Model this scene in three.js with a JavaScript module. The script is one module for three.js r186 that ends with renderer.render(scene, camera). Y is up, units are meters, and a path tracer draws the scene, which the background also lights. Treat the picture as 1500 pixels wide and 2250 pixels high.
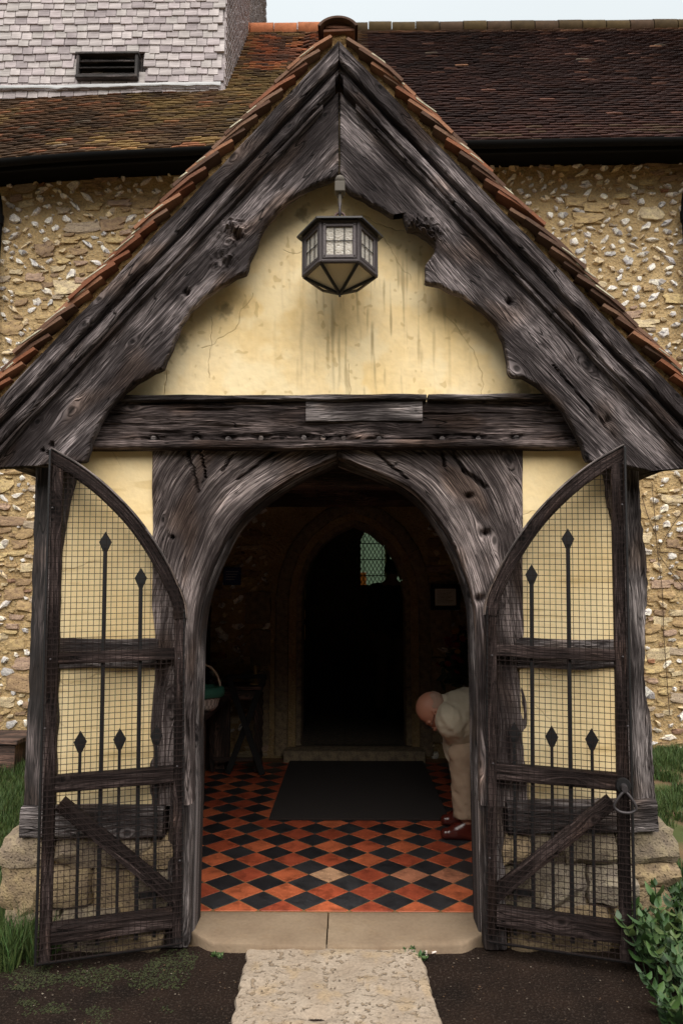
import * as THREE from 'three';
import { mergeGeometries, mergeVertices, toCreasedNormals } from 'three/addons/utils/BufferGeometryUtils.js';
import { RoundedBoxGeometry } from 'three/addons/geometries/RoundedBoxGeometry.js';
import { ConvexGeometry } from 'three/addons/geometries/ConvexGeometry.js';

// ---------------------------------------------------------------- camera, sky, sun, exposure
const scene = new THREE.Scene();
const camera = new THREE.PerspectiveCamera(2 * Math.atan(1125 / 1540) * 180 / Math.PI, 682 / 1024, 0.05, 4000);
camera.position.set(0.053, 1.5, 3.29);
camera.rotation.order = 'YXZ';
camera.rotation.set(Math.atan(187 / 1540), Math.atan(16 / 1540), 0);
camera.focus = 4.2; camera.userData.fStop = 3.2;
camera.updateMatrixWorld();
const renderer = new THREE.WebGLRenderer({ antialias: true });
renderer.setSize(682, 1024);
renderer.toneMapping = THREE.LinearToneMapping;
renderer.toneMappingExposure = 1.36;
renderer.shadowMap.enabled = true;

// ---------------------------------------------------------------- random numbers and noise
function mulberry(a) { return () => { a |= 0; a = a + 0x6D2B79F5 | 0; let t = Math.imul(a ^ a >>> 15, 1 | a); t = t + Math.imul(t ^ t >>> 7, 61 | t) ^ t; return ((t ^ t >>> 14) >>> 0) / 4294967296; }; }
const rnd = mulberry(20417);
const rr = (a, b) => a + (b - a) * rnd();
const pick = (a) => a[Math.floor(rnd() * a.length)];
const clamp = (x, a = 0, b = 1) => Math.min(b, Math.max(a, x));
const mix = (a, b, t) => a + (b - a) * t;
const sst = (a, b, x) => { const t = clamp((x - a) / (b - a)); return t * t * (3 - 2 * t); };
const GX = new Float32Array(256), GY = new Float32Array(256), PERM = new Uint8Array(65536);
{ const r = mulberry(77); for (let i = 0; i < 256; i++) { const a = r() * 6.28318; GX[i] = Math.cos(a); GY[i] = Math.sin(a); } for (let i = 0; i < 65536; i++) PERM[i] = Math.floor(r() * 256); }
// gradient noise; with px, py it repeats after that many cells
function n2(x, y, px = 0, py = 0, s = 0) {
  const xi = Math.floor(x), yi = Math.floor(y), fx = x - xi, fy = y - yi;
  let x0 = xi, x1 = xi + 1, y0 = yi, y1 = yi + 1;
  if (px) { x0 = ((x0 % px) + px) % px; x1 = ((x1 % px) + px) % px; }
  if (py) { y0 = ((y0 % py) + py) % py; y1 = ((y1 % py) + py) % py; }
  const h = (a, b) => PERM[(a * 73 + b * 2593 + s * 7919 + 131072) & 65535];
  const a = h(x0, y0), b = h(x1, y0), c = h(x0, y1), d = h(x1, y1);
  const u = fx * fx * fx * (fx * (fx * 6 - 15) + 10), v = fy * fy * fy * (fy * (fy * 6 - 15) + 10);
  const A = GX[a] * fx + GY[a] * fy, B = GX[b] * (fx - 1) + GY[b] * fy, C = GX[c] * fx + GY[c] * (fy - 1), D = GX[d] * (fx - 1) + GY[d] * (fy - 1);
  return 1.5 * mix(mix(A, B, u), mix(C, D, u), v);
}
function fbm(x, y, o = 4, px = 0, py = 0, s = 0) { let r = 0, a = 0.5; for (let i = 0; i < o; i++) { r += a * n2(x, y, px, py, s + i); x *= 2; y *= 2; px *= 2; py *= 2; a *= 0.5; } return r; }

// ---------------------------------------------------------------- sky: even overcast, and the sun behind it
{
  const w = 256, h = 128, d = new Float32Array(w * h * 4);
  for (let j = 0; j < h; j++) for (let i = 0; i < w; i++) {
    const el = (j + 0.5) / h * Math.PI - Math.PI / 2, s = Math.max(0, Math.sin(el));
    const L = 0.86 * (1 + 2 * s) / 3 * (1 + 0.07 * fbm(i / w * 8, j / h * 7, 3, 8, 0, 3));
    const o = (j * w + i) * 4; d[o] = L * 0.93; d[o + 1] = L * 1.0; d[o + 2] = L * 1.03; d[o + 3] = 1;
  }
  const sky = new THREE.DataTexture(d, w, h, THREE.RGBAFormat, THREE.FloatType);
  sky.mapping = THREE.EquirectangularReflectionMapping; sky.magFilter = sky.minFilter = THREE.LinearFilter; sky.wrapS = THREE.RepeatWrapping; sky.needsUpdate = true;
  scene.background = sky; scene.environment = sky;
  scene.backgroundIntensity = 1; scene.environmentIntensity = 1;
}
const sun = new THREE.DirectionalLight(new THREE.Color(1, 0.95, 0.87), 3.8);
sun.position.set(2.0, 19, 11.5); sun.target.position.set(0, 1, -1); scene.add(sun, sun.target);
sun.castShadow = true; sun.shadow.radius = 130; sun.shadow.mapSize.set(2048, 2048);
Object.assign(sun.shadow.camera, { left: -9, right: 9, top: 11, bottom: -9, near: 1, far: 60 });

// ---------------------------------------------------------------- scene graph helpers
const used = {};
function numbered(n) { const k = used[n] = (used[n] ?? -1) + 1; return k ? `${n}_${String(k).padStart(3, '0')}` : n; }
function thing(name, label, category, group) { const g = new THREE.Group(); g.name = numbered(name); g.userData = { label, category }; if (group) g.userData.group = group; scene.add(g); return g; }
function single(name, geo, mat, label, category, group) { const m = new THREE.Mesh(geo, mat); m.name = numbered(name); m.userData = { label, category }; if (group) m.userData.group = group; scene.add(m); return m; }
function struct(name, geo, mat) { const m = geo ? new THREE.Mesh(geo, mat) : new THREE.Group(); m.name = numbered(name); m.userData = { kind: 'structure' }; scene.add(m); return m; }
function part(parent, name, geo, mat, label) { const m = geo ? new THREE.Mesh(geo, mat) : new THREE.Group(); m.name = name; if (label) m.userData.label = label; parent.add(m); return m; }
const V = (x, y, z) => new THREE.Vector3(x, y, z);

// ---------------------------------------------------------------- geometry helpers
// planar uv in metres from position and face normal; the grain (u) runs along axis g
function uvm(geo, g = 'x', ou = rnd() * 7, ov = rnd() * 7) {
  if (geo.index) geo = geo.toNonIndexed();
  const p = geo.attributes.position, uv = new Float32Array(p.count * 2), a = V(), b = V(), c = V(), n = V(), e = V();
  const gi = { x: 0, y: 1, z: 2 }[g];
  for (let i = 0; i < p.count; i += 3) {
    a.fromBufferAttribute(p, i); b.fromBufferAttribute(p, i + 1); c.fromBufferAttribute(p, i + 2);
    n.subVectors(b, a).cross(e.subVectors(c, a));
    const N = [Math.abs(n.x), Math.abs(n.y), Math.abs(n.z)], m = N.indexOf(Math.max(...N)), ax = [0, 1, 2].filter((k) => k !== m);
    let U = ax.includes(gi) ? gi : ax[0], W = ax.find((k) => k !== U);
    [a, b, c].forEach((q, k) => { const Q = [q.x, q.y, q.z]; uv[(i + k) * 2] = Q[U] + ou; uv[(i + k) * 2 + 1] = Q[W] + ov + m * 0.37; });
  }
  geo.setAttribute('uv', new THREE.BufferAttribute(uv, 2));
  return geo;
}
// chamfered box, centred at x,y,z
function bx(w, h, d, x = 0, y = 0, z = 0, g, r = 0.006) {
  const q = new RoundedBoxGeometry(w, h, d, 1, Math.min(r, w / 2.2, h / 2.2, d / 2.2));
  q.translate(x, y, z);
  if (!g) g = w >= h && w >= d ? 'x' : h >= d ? 'y' : 'z';
  return uvm(q, g);
}
// plain box between two corners, slightly cheaper
function box(x0, y0, z0, x1, y1, z1, g) { const q = new THREE.BoxGeometry(x1 - x0, y1 - y0, z1 - z0); q.translate((x0 + x1) / 2, (y0 + y1) / 2, (z0 + z1) / 2); const w = x1 - x0, h = y1 - y0, d = z1 - z0; return uvm(q, g || (w >= h && w >= d ? 'x' : h >= d ? 'y' : 'z')); }
function merge(list) { return mergeGeometries(list.map((g) => { const q = g.index ? g.toNonIndexed() : g; for (const k of Object.keys(q.attributes)) if (!['position', 'normal', 'uv', 'color'].includes(k)) q.deleteAttribute(k); q.morphAttributes = {}; return q; })); }
// straight bar between two points (square or round)
function bar(a, b, r, seg = 8, r2 = r) {
  const d = V().subVectors(b, a), g = new THREE.CylinderGeometry(r2, r, d.length(), seg, 1);
  g.translate(0, d.length() / 2, 0); g.applyQuaternion(new THREE.Quaternion().setFromUnitVectors(V(0, 1, 0), d.normalize())); g.translate(a.x, a.y, a.z);
  return g.toNonIndexed();
}
function tube(pts, r, n = 40, seg = 8, closed = false) { return new THREE.TubeGeometry(new THREE.CatmullRomCurve3(pts.map((p) => V(...p)), closed), n, r, seg, closed).toNonIndexed(); }
function resample(pts, n) {
  const L = [0]; for (let i = 1; i < pts.length; i++) L.push(L[i - 1] + Math.hypot(pts[i][0] - pts[i - 1][0], pts[i][1] - pts[i - 1][1]));
  const out = []; let k = 0;
  for (let i = 0; i <= n; i++) { const s = L[L.length - 1] * i / n; while (k < pts.length - 2 && L[k + 1] < s) k++; const t = (s - L[k]) / Math.max(1e-9, L[k + 1] - L[k]); out.push([mix(pts[k][0], pts[k + 1][0], t), mix(pts[k][1], pts[k + 1][1], t)]); }
  return out;
}
const smoothPts = (pts, n) => new THREE.SplineCurve(pts.map((p) => new THREE.Vector2(...p))).getPoints(n).map((p) => [p.x, p.y]);
// A timber between two edges a[i] and b[i] (same count) in the xy plane: worn front face, arrises rounded over r, thickness th.
function loft(a, b, nt, z0, th, { uv, disp = () => 0, r = 0.012, rough = 1 } = {}) {
  const ns = a.length - 1, pos = [], uvs = [], idx = [], W = nt + 3;
  for (let i = 0; i <= ns; i++) {
    const len = Math.max(1e-4, Math.hypot(b[i][0] - a[i][0], b[i][1] - a[i][1]));
    const tt = [0, Math.min(0.2, r * 0.3 / len)]; for (let j = 1; j < nt; j++) tt.push(mix(Math.min(0.3, r / len), 1 - Math.min(0.3, r / len), (j - 1) / (nt - 2))); tt.push(1 - Math.min(0.2, r * 0.3 / len), 1);
    for (let j = 0; j < W; j++) {
      const t = tt[Math.min(j, tt.length - 1)], x = mix(a[i][0], b[i][0], t), y = mix(a[i][1], b[i][1], t);
      const d = Math.min(t, 1 - t) * len, drop = d < r ? r * (1 - Math.sqrt(Math.max(0, 1 - (1 - d / r) ** 2))) : 0;
      const q = uv ? uv(x, y, i / ns, t, len) : [x, y];
      const gr = rough * (0.004 * n2(q[0] * 1.3, q[1] * 9, 0, 0, 5) + 0.0022 * n2(q[0] * 4, q[1] * 40, 0, 0, 6) + 0.0022 * n2(q[0] * 9, q[1] * 100, 0, 0, 7));
      pos.push(x, y, z0 - drop + gr * (d < r ? 0.5 : 1) + disp(x, y, i / ns, t)); uvs.push(q[0], q[1]);
    }
  }
  const id = (i, j) => i * W + j;
  const ori = (() => { const k = Math.floor(ns / 2); const ux = a[k + 1][0] - a[k][0], uy = a[k + 1][1] - a[k][1], vx = b[k][0] - a[k][0], vy = b[k][1] - a[k][1]; return ux * vy - uy * vx > 0; })();
  const quad = (p, q, s, t) => { if (ori) idx.push(p, q, s, p, s, t); else idx.push(p, s, q, p, t, s); };
  for (let i = 0; i < ns; i++) for (let j = 0; j < W - 1; j++) quad(id(i, j), id(i + 1, j), id(i + 1, j + 1), id(i, j + 1));
  const base = pos.length / 3;          // rim of the back face
  const ring = []; for (let i = 0; i <= ns; i++) ring.push([i, 0]); for (let j = 1; j < W; j++) ring.push([ns, j]); for (let i = ns - 1; i >= 0; i--) ring.push([i, W - 1]); for (let j = W - 2; j > 0; j--) ring.push([0, j]);
  ring.forEach(([i, j]) => { const k = id(i, j); const dv = j === 0 || j === W - 1 ? (j ? th : -th) : 0, du = dv ? 0 : (i ? th : -th); pos.push(pos[k * 3], pos[k * 3 + 1], z0 - th); uvs.push(uvs[k * 2] + du, uvs[k * 2 + 1] + dv); });
  const M = ring.length;
  for (let m = 0; m < M; m++) { const n = (m + 1) % M, p = id(...ring[m]), q = id(...ring[n]); quad(p, base + m, base + n, q); }
  const bb = pos.length / 3; for (let i = 0; i <= ns; i++) { for (const j of [0, W - 1]) { const k = id(i, j); pos.push(pos[k * 3], pos[k * 3 + 1], z0 - th); uvs.push(uvs[k * 2], uvs[k * 2 + 1]); } }
  for (let i = 0; i < ns; i++) quad(bb + i * 2, bb + i * 2 + 1, bb + i * 2 + 3, bb + i * 2 + 2);
  const g = new THREE.BufferGeometry(); g.setAttribute('position', new THREE.Float32BufferAttribute(pos, 3)); g.setAttribute('uv', new THREE.Float32BufferAttribute(uvs, 2)); g.setIndex(idx);
  return toCreasedNormals(g, 0.75);
}
// straight timber from (x0,y0) to (x1,y1), width w to the left of that direction
function plank(x0, y0, x1, y1, w, z0, th, o = {}) {
  const L = Math.hypot(x1 - x0, y1 - y0), dx = (x1 - x0) / L, dy = (y1 - y0) / L, nx = -dy, ny = dx, n = o.ns || Math.max(6, Math.round(L / 0.04)), wav = o.wave ?? 0.004, sd = rnd() * 50;
  const a = [], b = [];
  for (let i = 0; i <= n; i++) { const s = L * i / n, e1 = wav * n2(s * 4, sd), e2 = wav * n2(s * 4, sd + 9); a.push([x0 + dx * s + nx * e1, y0 + dy * s + ny * e1]); b.push([x0 + dx * s + nx * (w + e2), y0 + dy * s + ny * (w + e2)]); }
  const ou = rnd() * 9, ov = rnd() * 9;
  return loft(a, b, o.nt || 8, z0, th, { uv: (x, y) => [(x - x0) * dx + (y - y0) * dy + ou, (x - x0) * nx + (y - y0) * ny + ov], ...o });
}
function poly(pts, holes = []) { const s = new THREE.Shape(pts.map((p) => new THREE.Vector2(...p))); for (const h of holes) s.holes.push(new THREE.Path(h.map((p) => new THREE.Vector2(...p)))); return s; }
function extr(pts, depth, z0 = 0, { holes = [], bevel = 0, g = 'x' } = {}) {
  const q = new THREE.ExtrudeGeometry(poly(pts, holes), { depth: depth - 2 * bevel, bevelEnabled: bevel > 0, bevelThickness: bevel, bevelSize: bevel, bevelOffset: -bevel, bevelSegments: 1, steps: 1 });
  q.translate(0, 0, z0 + bevel); return uvm(q, g);
}
// lumpy stone block: subdivided box, rounded and roughened
function boulder(w, h, d, round = 0.35, rough = 0.06, seg = 3) {
  let g = new THREE.BoxGeometry(1, 1, 1, seg, seg, seg); g.deleteAttribute('uv'); g.deleteAttribute('normal'); g = mergeVertices(g);
  const p = g.attributes.position, s1 = rnd() * 99, v = V(), q = V();
  for (let i = 0; i < p.count; i++) {
    v.fromBufferAttribute(p, i); q.copy(v).normalize().multiplyScalar(0.62); v.lerp(q, round);
    const k = 1 + rough * 2.2 * n2(v.x * 2.3 + s1, v.y * 2.3 + v.z * 1.7 + s1) + rough * n2(v.x * 6 + s1, v.y * 6 - v.z * 5);
    p.setXYZ(i, v.x * w * k, v.y * h * k, v.z * d * k);
  }
  return uvm(toCreasedNormals(g, 0.6), 'x');
}
// ---------------------------------------------------------------- textures (what surfaces are made of)
const toS = (v) => Math.round(255 * clamp(v <= 0.0031308 ? v * 12.92 : 1.055 * Math.pow(v, 1 / 2.4) - 0.055));
function tex(w, h, fn, sx = 1, sy = 1) {     // fn(u, v) -> [r, g, b (linear), height 0..1]; the texture spans sx by sy metres
  const c = new Uint8Array(w * h * 4), b = new Uint8Array(w * h * 4);
  for (let j = 0; j < h; j++) for (let i = 0; i < w; i++) {
    const q = fn(i / w, j / h), o = (j * w + i) * 4;
    c[o] = toS(q[0]); c[o + 1] = toS(q[1]); c[o + 2] = toS(q[2]); c[o + 3] = 255;
    const e = Math.round(255 * clamp(q[3] ?? 0.5)); b[o] = b[o + 1] = b[o + 2] = e; b[o + 3] = 255;
  }
  const mk = (d, srgb) => { const t = new THREE.DataTexture(d, w, h, THREE.RGBAFormat); t.wrapS = t.wrapT = THREE.RepeatWrapping; t.magFilter = THREE.LinearFilter; t.minFilter = THREE.LinearMipmapLinearFilter; t.generateMipmaps = true; t.repeat.set(1 / sx, 1 / sy); if (srgb) t.colorSpace = THREE.SRGBColorSpace; t.needsUpdate = true; return t; };
  return { map: mk(c, true), bump: mk(b, false) };
}
const C3 = (a, b, t) => [mix(a[0], b[0], t), mix(a[1], b[1], t), mix(a[2], b[2], t)];
// weathered oak: grain along u, flowing round knots, split by long shakes
const woodKnots = []; { const r = mulberry(5); for (let i = 0; i < 9; i++) woodKnots.push([r() * 2, r() * 0.7, 0.012 + r() * 0.022]); }
function oakAt(u, v) {
  const U = u * 2, W = v * 0.7;
  let ph = W + 0.011 * n2(u * 4, v * 3, 4, 3, 1) + 0.0025 * n2(u * 14, v * 8, 14, 8, 2), dark = 0;
  for (const [ku, kv, kr] of woodKnots) {
    let du = Math.abs(U - ku); du = Math.min(du, 2 - du); let dv = W - kv; if (dv > 0.35) dv -= 0.7; if (dv < -0.35) dv += 0.7;
    const e = Math.exp(-(du * du) / (kr * kr * 9) - (dv * dv) / (kr * kr * 4)); ph += kr * 1.1 * e * (dv > 0 ? -1 : 1) * Math.min(1, Math.abs(dv) / kr * 1.2);
    dark = Math.max(dark, sst(kr * 0.75, kr * 0.3, Math.hypot(du * 0.8, dv)));
  }
  const p = ph / 0.7;
  const g1 = n2(u * 9, p * 56, 9, 56, 3), g2 = n2(u * 13, p * 120, 13, 120, 4), g3 = n2(u * 36, p * 240, 36, 240, 14);
  const blot = fbm(u * 6, v * 4, 3, 6, 4, 8), silver = sst(-0.25, 0.5, n2(u * 4, v * 6, 4, 6, 10) + 0.3 * g1);
  const ln = sst(0.20, 0.02, Math.abs(n2(u * 8, p * 64, 8, 64, 15) + 0.25 * g3)) * sst(-0.35, 0.25, n2(u * 9, v * 12, 9, 12, 16));      // fine open grain
  const ln2 = sst(0.26, 0.03, Math.abs(n2(u * 16, p * 118, 16, 118, 18) + 0.2 * g3));
  let h = clamp(0.60 + 0.16 * g1 + 0.20 * g2 + 0.16 * g3 + 0.34 * blot);
  const cr = Math.abs(n2(u * 5, p * 22, 5, 22, 11)), crack = sst(0.05, 0.0, cr) * sst(0.0, 0.3, n2(u * 6, v * 9, 6, 9, 12) + 0.16);
  h *= (1 - 0.46 * ln) * (1 - 0.30 * ln2);
  const k = Math.pow(h, 2.5) * (0.36 + 1.2 * silver);
  let c = C3([0.0145, 0.0108, 0.011], [0.42, 0.365, 0.36], clamp(k));
  const br = sst(0.1, 0.6, n2(u * 7, v * 5, 7, 5, 13)); c = [c[0] * (1 + 0.14 * br), c[1], c[2] * (1 - 0.13 * br)];
  const dk = (1 - 0.85 * crack) * (1 - 0.7 * dark);
  return [c[0] * dk, c[1] * dk, c[2] * dk, clamp(h * (1 - crack) * (1 - 0.6 * dark))];
}
const oakT = tex(2048, 1024, oakAt, 2, 0.7);
const mat = (o) => new THREE.MeshStandardMaterial({ roughness: 0.9, metalness: 0, ...o });
const dull = (o) => new THREE.MeshPhysicalMaterial({ roughness: 0.95, metalness: 0, specularIntensity: 0.25, ...o });
const lin = (r, g, b) => new THREE.Color().setRGB(r, g, b);
const oak = dull({ map: oakT.map, bumpMap: oakT.bump, bumpScale: 0.010, roughness: 0.85 });
const oakBarge = dull({ map: oakT.map, bumpMap: oakT.bump, bumpScale: 0.010, roughness: 0.85, color: lin(1.0, 0.97, 0.99) });
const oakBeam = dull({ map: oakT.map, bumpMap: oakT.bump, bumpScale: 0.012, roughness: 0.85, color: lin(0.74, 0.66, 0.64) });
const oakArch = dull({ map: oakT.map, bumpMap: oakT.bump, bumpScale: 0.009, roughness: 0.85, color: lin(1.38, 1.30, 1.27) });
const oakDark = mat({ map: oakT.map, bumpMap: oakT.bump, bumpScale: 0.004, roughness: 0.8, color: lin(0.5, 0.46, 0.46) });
const oakBrown = mat({ map: oakT.map, bumpMap: oakT.bump, bumpScale: 0.004, roughness: 0.75, color: lin(0.62, 0.4, 0.3) });
const oakPale = mat({ map: oakT.map, bumpMap: oakT.bump, bumpScale: 0.004, roughness: 0.85, color: lin(1.12, 1.07, 1.03) });
const gateWood = dull({ map: oakT.map, bumpMap: oakT.bump, bumpScale: 0.003, roughness: 0.75, color: lin(0.36, 0.295, 0.28) });
const shingleMats = [0, 1, 2, 3, 4, 5].map((i) => mat({ map: null, color: lin(1, 1, 1), roughness: 0.85 }));
// silver shingles: pale split oak
const shT = tex(512, 512, (u, v) => {
  const g = 0.5 + 0.4 * n2(u * 40, v * 5, 40, 5, 21) + 0.3 * n2(u * 110, v * 8, 110, 8, 22), b = fbm(u * 6, v * 6, 3, 6, 6, 23), k = clamp(g * 0.8 + b * 0.35);
  const c = C3([0.24, 0.208, 0.208], [0.60, 0.535, 0.53], k); return [...c, g];
}, 0.9, 0.9);
shingleMats.forEach((m, i) => { m.map = shT.map; m.bumpMap = shT.bump; m.bumpScale = 0.002; const k = [1, 0.84, 1.12, 0.7, 0.93, 1.04][i]; m.color = lin(k, k * [1, .98, 1, .96, 1.02, .97][i], k); });
// lime plaster, ochre limewash: rain streaks, hair cracks, blotches, chips
function crackAt(pts, x, y) { let d = 9; for (let i = 0; i < pts.length - 1; i++) { const [ax, ay] = pts[i], [bx_, by] = pts[i + 1], l = (bx_ - ax) ** 2 + (by - ay) ** 2, t = clamp(((x - ax) * (bx_ - ax) + (y - ay) * (by - ay)) / l); d = Math.min(d, Math.hypot(x - ax - t * (bx_ - ax), y - ay - t * (by - ay))); } return d; }
const gableCracks = [
  [[-0.62, 2.86], [-0.625, 2.7], [-0.63, 2.55]], [[-0.42, 2.98], [-0.47, 2.9], [-0.5, 2.8], [-0.56, 2.76], [-0.66, 2.7]],
  [[0.2, 3.3], [0.26, 3.22], [0.3, 3.13], [0.36, 3.05]], [[0.52, 2.87], [0.6, 2.78], [0.66, 2.68], [0.69, 2.6], [0.7, 2.52], [0.69, 2.44]], [[0.05, 2.62], [0.06, 2.5], [0.055, 2.44]], [[0.12, 3.4], [0.22, 3.33], [0.33, 3.3]], [[-0.28, 3.2], [-0.2, 3.19], [-0.12, 3.21]], [[-0.84, 2.46], [-0.83, 2.6]]];
const ochre = [0.88, 0.645, 0.31];
const gableT = tex(1024, 768, (u, v) => {
  const x = -1.4 + 2.8 * u, y = 2.3 + 1.9 * v, wx = x + 0.012 * n2(x * 20, y * 20), wy = y + 0.012 * n2(x * 20, y * 20, 0, 0, 2);
  const b = fbm(x * 2.2, y * 2.2, 4, 0, 0, 31), fine = fbm(x * 26, y * 26, 3, 0, 0, 32);
  let c = C3(ochre, [0.91, 0.72, 0.43], clamp(0.5 + 1.5 * b));
  c = c.map((q) => q * (1 + 0.12 * fine)); { const wsh = sst(-0.05, 0.25, fbm(x * 4.5 + 2, y * 4.5, 4, 0, 0, 39)); c = C3(c, [0.93, 0.79, 0.52], 0.5 * wsh); const dmp = sst(0.12, 0.4, fbm(x * 3 + 7, y * 2.4, 4, 0, 0, 40)); c = C3(c, [0.68, 0.46, 0.18], 0.4 * dmp); }
  // soot and lichen run down from under the lantern and to its right
  const zone = Math.exp(-(((x - 0.16) / 0.34) ** 2)) * sst(3.28, 3.0, y) * (0.55 + 0.45 * sst(2.4, 2.7, y));
  const st = sst(0.10, 0.62, n2(x * 26 + 1.4 * y, y * 2.4, 0, 0, 33) * 0.8 + 0.55 * n2(x * 60, y * 5, 0, 0, 34) + 0.25 * fbm(x * 9, y * 9, 3, 0, 0, 35));
  c = C3(c, [0.36, 0.265, 0.13], 0.8 * st * zone);
  const sp = sst(0.42, 0.6, n2(x * 34, y * 30, 0, 0, 36) * 0.7 + 0.5 * n2(x * 9, y * 7, 0, 0, 37)); c = C3(c, [0.52, 0.36, 0.15], 0.5 * sp);
  // ragged dark patches: mould, and shade under the left cusp painted in
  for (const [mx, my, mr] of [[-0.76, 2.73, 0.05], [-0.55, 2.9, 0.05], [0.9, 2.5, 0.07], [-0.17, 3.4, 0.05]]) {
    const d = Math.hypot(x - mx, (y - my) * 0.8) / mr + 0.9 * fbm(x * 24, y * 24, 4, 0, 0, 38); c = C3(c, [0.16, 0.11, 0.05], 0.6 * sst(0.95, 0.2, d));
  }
  let h = 0.5 + 0.3 * b + 0.18 * fine;
  for (const k of gableCracks) { const d = crackAt(k, wx, wy), e = sst(0.0024, 0.0006, d); c = C3(c, [0.4, 0.27, 0.11], 0.5 * e); h -= 0.4 * e; }
  return [...c, h];
}, 2.8, 1.9);
gableT.map.offset.set(0.5, -2.3 / 1.9); gableT.bump.offset.set(0.5, -2.3 / 1.9);
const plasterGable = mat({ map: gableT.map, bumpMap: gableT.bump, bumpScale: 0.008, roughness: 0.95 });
const plT = tex(768, 768, (u, v) => {
  const b = fbm(u * 5, v * 5, 4, 5, 5, 41), fine = fbm(u * 40, v * 40, 3, 40, 40, 42), st = sst(0.35, 0.7, n2(u * 22, v * 3, 22, 3, 43) + 0.4 * n2(u * 50, v * 8, 50, 8, 44));
  let c = C3([0.88, 0.65, 0.33], [0.92, 0.75, 0.46], clamp(0.5 + 0.8 * b)).map((q) => q * (1 + 0.07 * fine)); c = C3(c, [0.5, 0.33, 0.11], 0.35 * st);
  const cr = sst(0.02, 0.0, Math.abs(n2(u * 4 + 0.4 * b, v * 3, 4, 3, 45))) * sst(0.2, 0.5, n2(u * 3, v * 3, 3, 3, 46)); c = C3(c, [0.25, 0.16, 0.06], 0.5 * cr);
  return [...c, 0.5 + 0.25 * b + 0.2 * fine - 0.3 * cr];
}, 1.3, 1.3);
const plaster = mat({ map: plT.map, bumpMap: plT.bump, bumpScale: 0.006, roughness: 0.95 });
// church wall: sandy lime mortar with grit
const moT = tex(1024, 1024, (u, v) => {
  const b = fbm(u * 7, v * 7, 4, 7, 7, 51), f = fbm(u * 60, v * 60, 3, 60, 60, 52), g = sst(0.35, 0.6, n2(u * 130, v * 130, 130, 130, 53));
  let c = C3([0.31, 0.205, 0.095], [0.47, 0.335, 0.17], clamp(0.5 + 0.9 * b)).map((q) => q * (1 + 0.35 * f)); c = C3(c, [0.62, 0.52, 0.36], 0.5 * g);
  return [...c, clamp(0.5 + 0.55 * b + 0.3 * f + 0.2 * g)];
}, 1.6, 1.6);
const mortar = mat({ map: moT.map, bumpMap: moT.bump, bumpScale: 0.035, roughness: 0.97 });
const bedding = mat({ map: moT.map, bumpMap: moT.bump, bumpScale: 0.015, roughness: 0.97, color: lin(0.62, 0.54, 0.42) });
// neutral stone mottling, tinted per stone
const stT = tex(512, 512, (u, v) => {
  const b = fbm(u * 6, v * 6, 4, 6, 6, 61), f = fbm(u * 40, v * 40, 3, 40, 40, 62), p = sst(0.3, 0.55, n2(u * 30, v * 30, 30, 30, 63)), k = clamp(0.72 + 0.5 * b + 0.3 * f - 0.3 * p);
  return [k, k * (0.98 + 0.05 * b), k * (0.95 - 0.12 * b), clamp(0.5 + 0.4 * b + 0.35 * f - 0.3 * p)];
}, 0.35, 0.35);
const stoneMat = (r, g, b, rough = 0.9, o = {}) => mat({ map: stT.map, bumpMap: stT.bump, bumpScale: 0.006, roughness: rough, color: lin(r, g, b), ...o });
const flintMats = [[1.22, 1.18, 1.15], [1.05, 1.0, .95], [.85, .83, .84], [1.2, 1.12, .98], [.95, .76, .50], [1.25, 1.22, 1.2]].map((c) => stoneMat(...c, 0.6, { vertexColors: true }));
const rubbleMats = [[.64, .46, .24], [.55, .38, .20], [.78, .63, .41], [.46, .31, .18], [.56, .39, .29], [.72, .54, .28], [.58, .46, .34], [.40, .27, .17]].map((c) => stoneMat(...c));
const blockMats = [[.36, .28, .20], [.42, .35, .27], [.30, .24, .17], [.38, .28, .17]].map((c) => stoneMat(...c));
const brickBits = [[.46, .22, .12], [.40, .24, .16]].map((c) => stoneMat(...c));
const doorStoneMats = [[.40, .30, .19], [.36, .28, .19], [.33, .25, .17]].map((c) => stoneMat(...c));
// paving stone: pitted limestone with ochre lichen and dark pitting
const paT = tex(1024, 1024, (u, v) => {
  const b = fbm(u * 5, v * 5, 4, 5, 5, 71), pits = sst(0.16, 0.42, fbm(u * 30 + 0.6 * b, v * 30, 3, 30, 30, 72) * 1.4) * sst(-0.35, 0.3, b + 0.2 * n2(u * 9, v * 9, 9, 9, 79)), f = fbm(u * 70, v * 70, 2, 70, 70, 73), li = sst(0.05, 0.4, fbm(u * 8, v * 8, 4, 8, 8, 74));
  let c = C3([0.27, 0.205, 0.15], [0.36, 0.29, 0.225], clamp(0.5 + b)); c = C3(c, [0.36, 0.245, 0.125], 0.4 * li); c = C3(c, [0.17, 0.11, 0.06], 0.65 * pits).map((q) => q * (1 + 0.3 * f));
  return [...c, clamp(0.6 + 0.3 * b - 0.45 * pits + 0.15 * f)];
}, 0.85, 0.85);
const paving = mat({ map: paT.map, bumpMap: paT.bump, bumpScale: 0.016, roughness: 0.9 });
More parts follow.
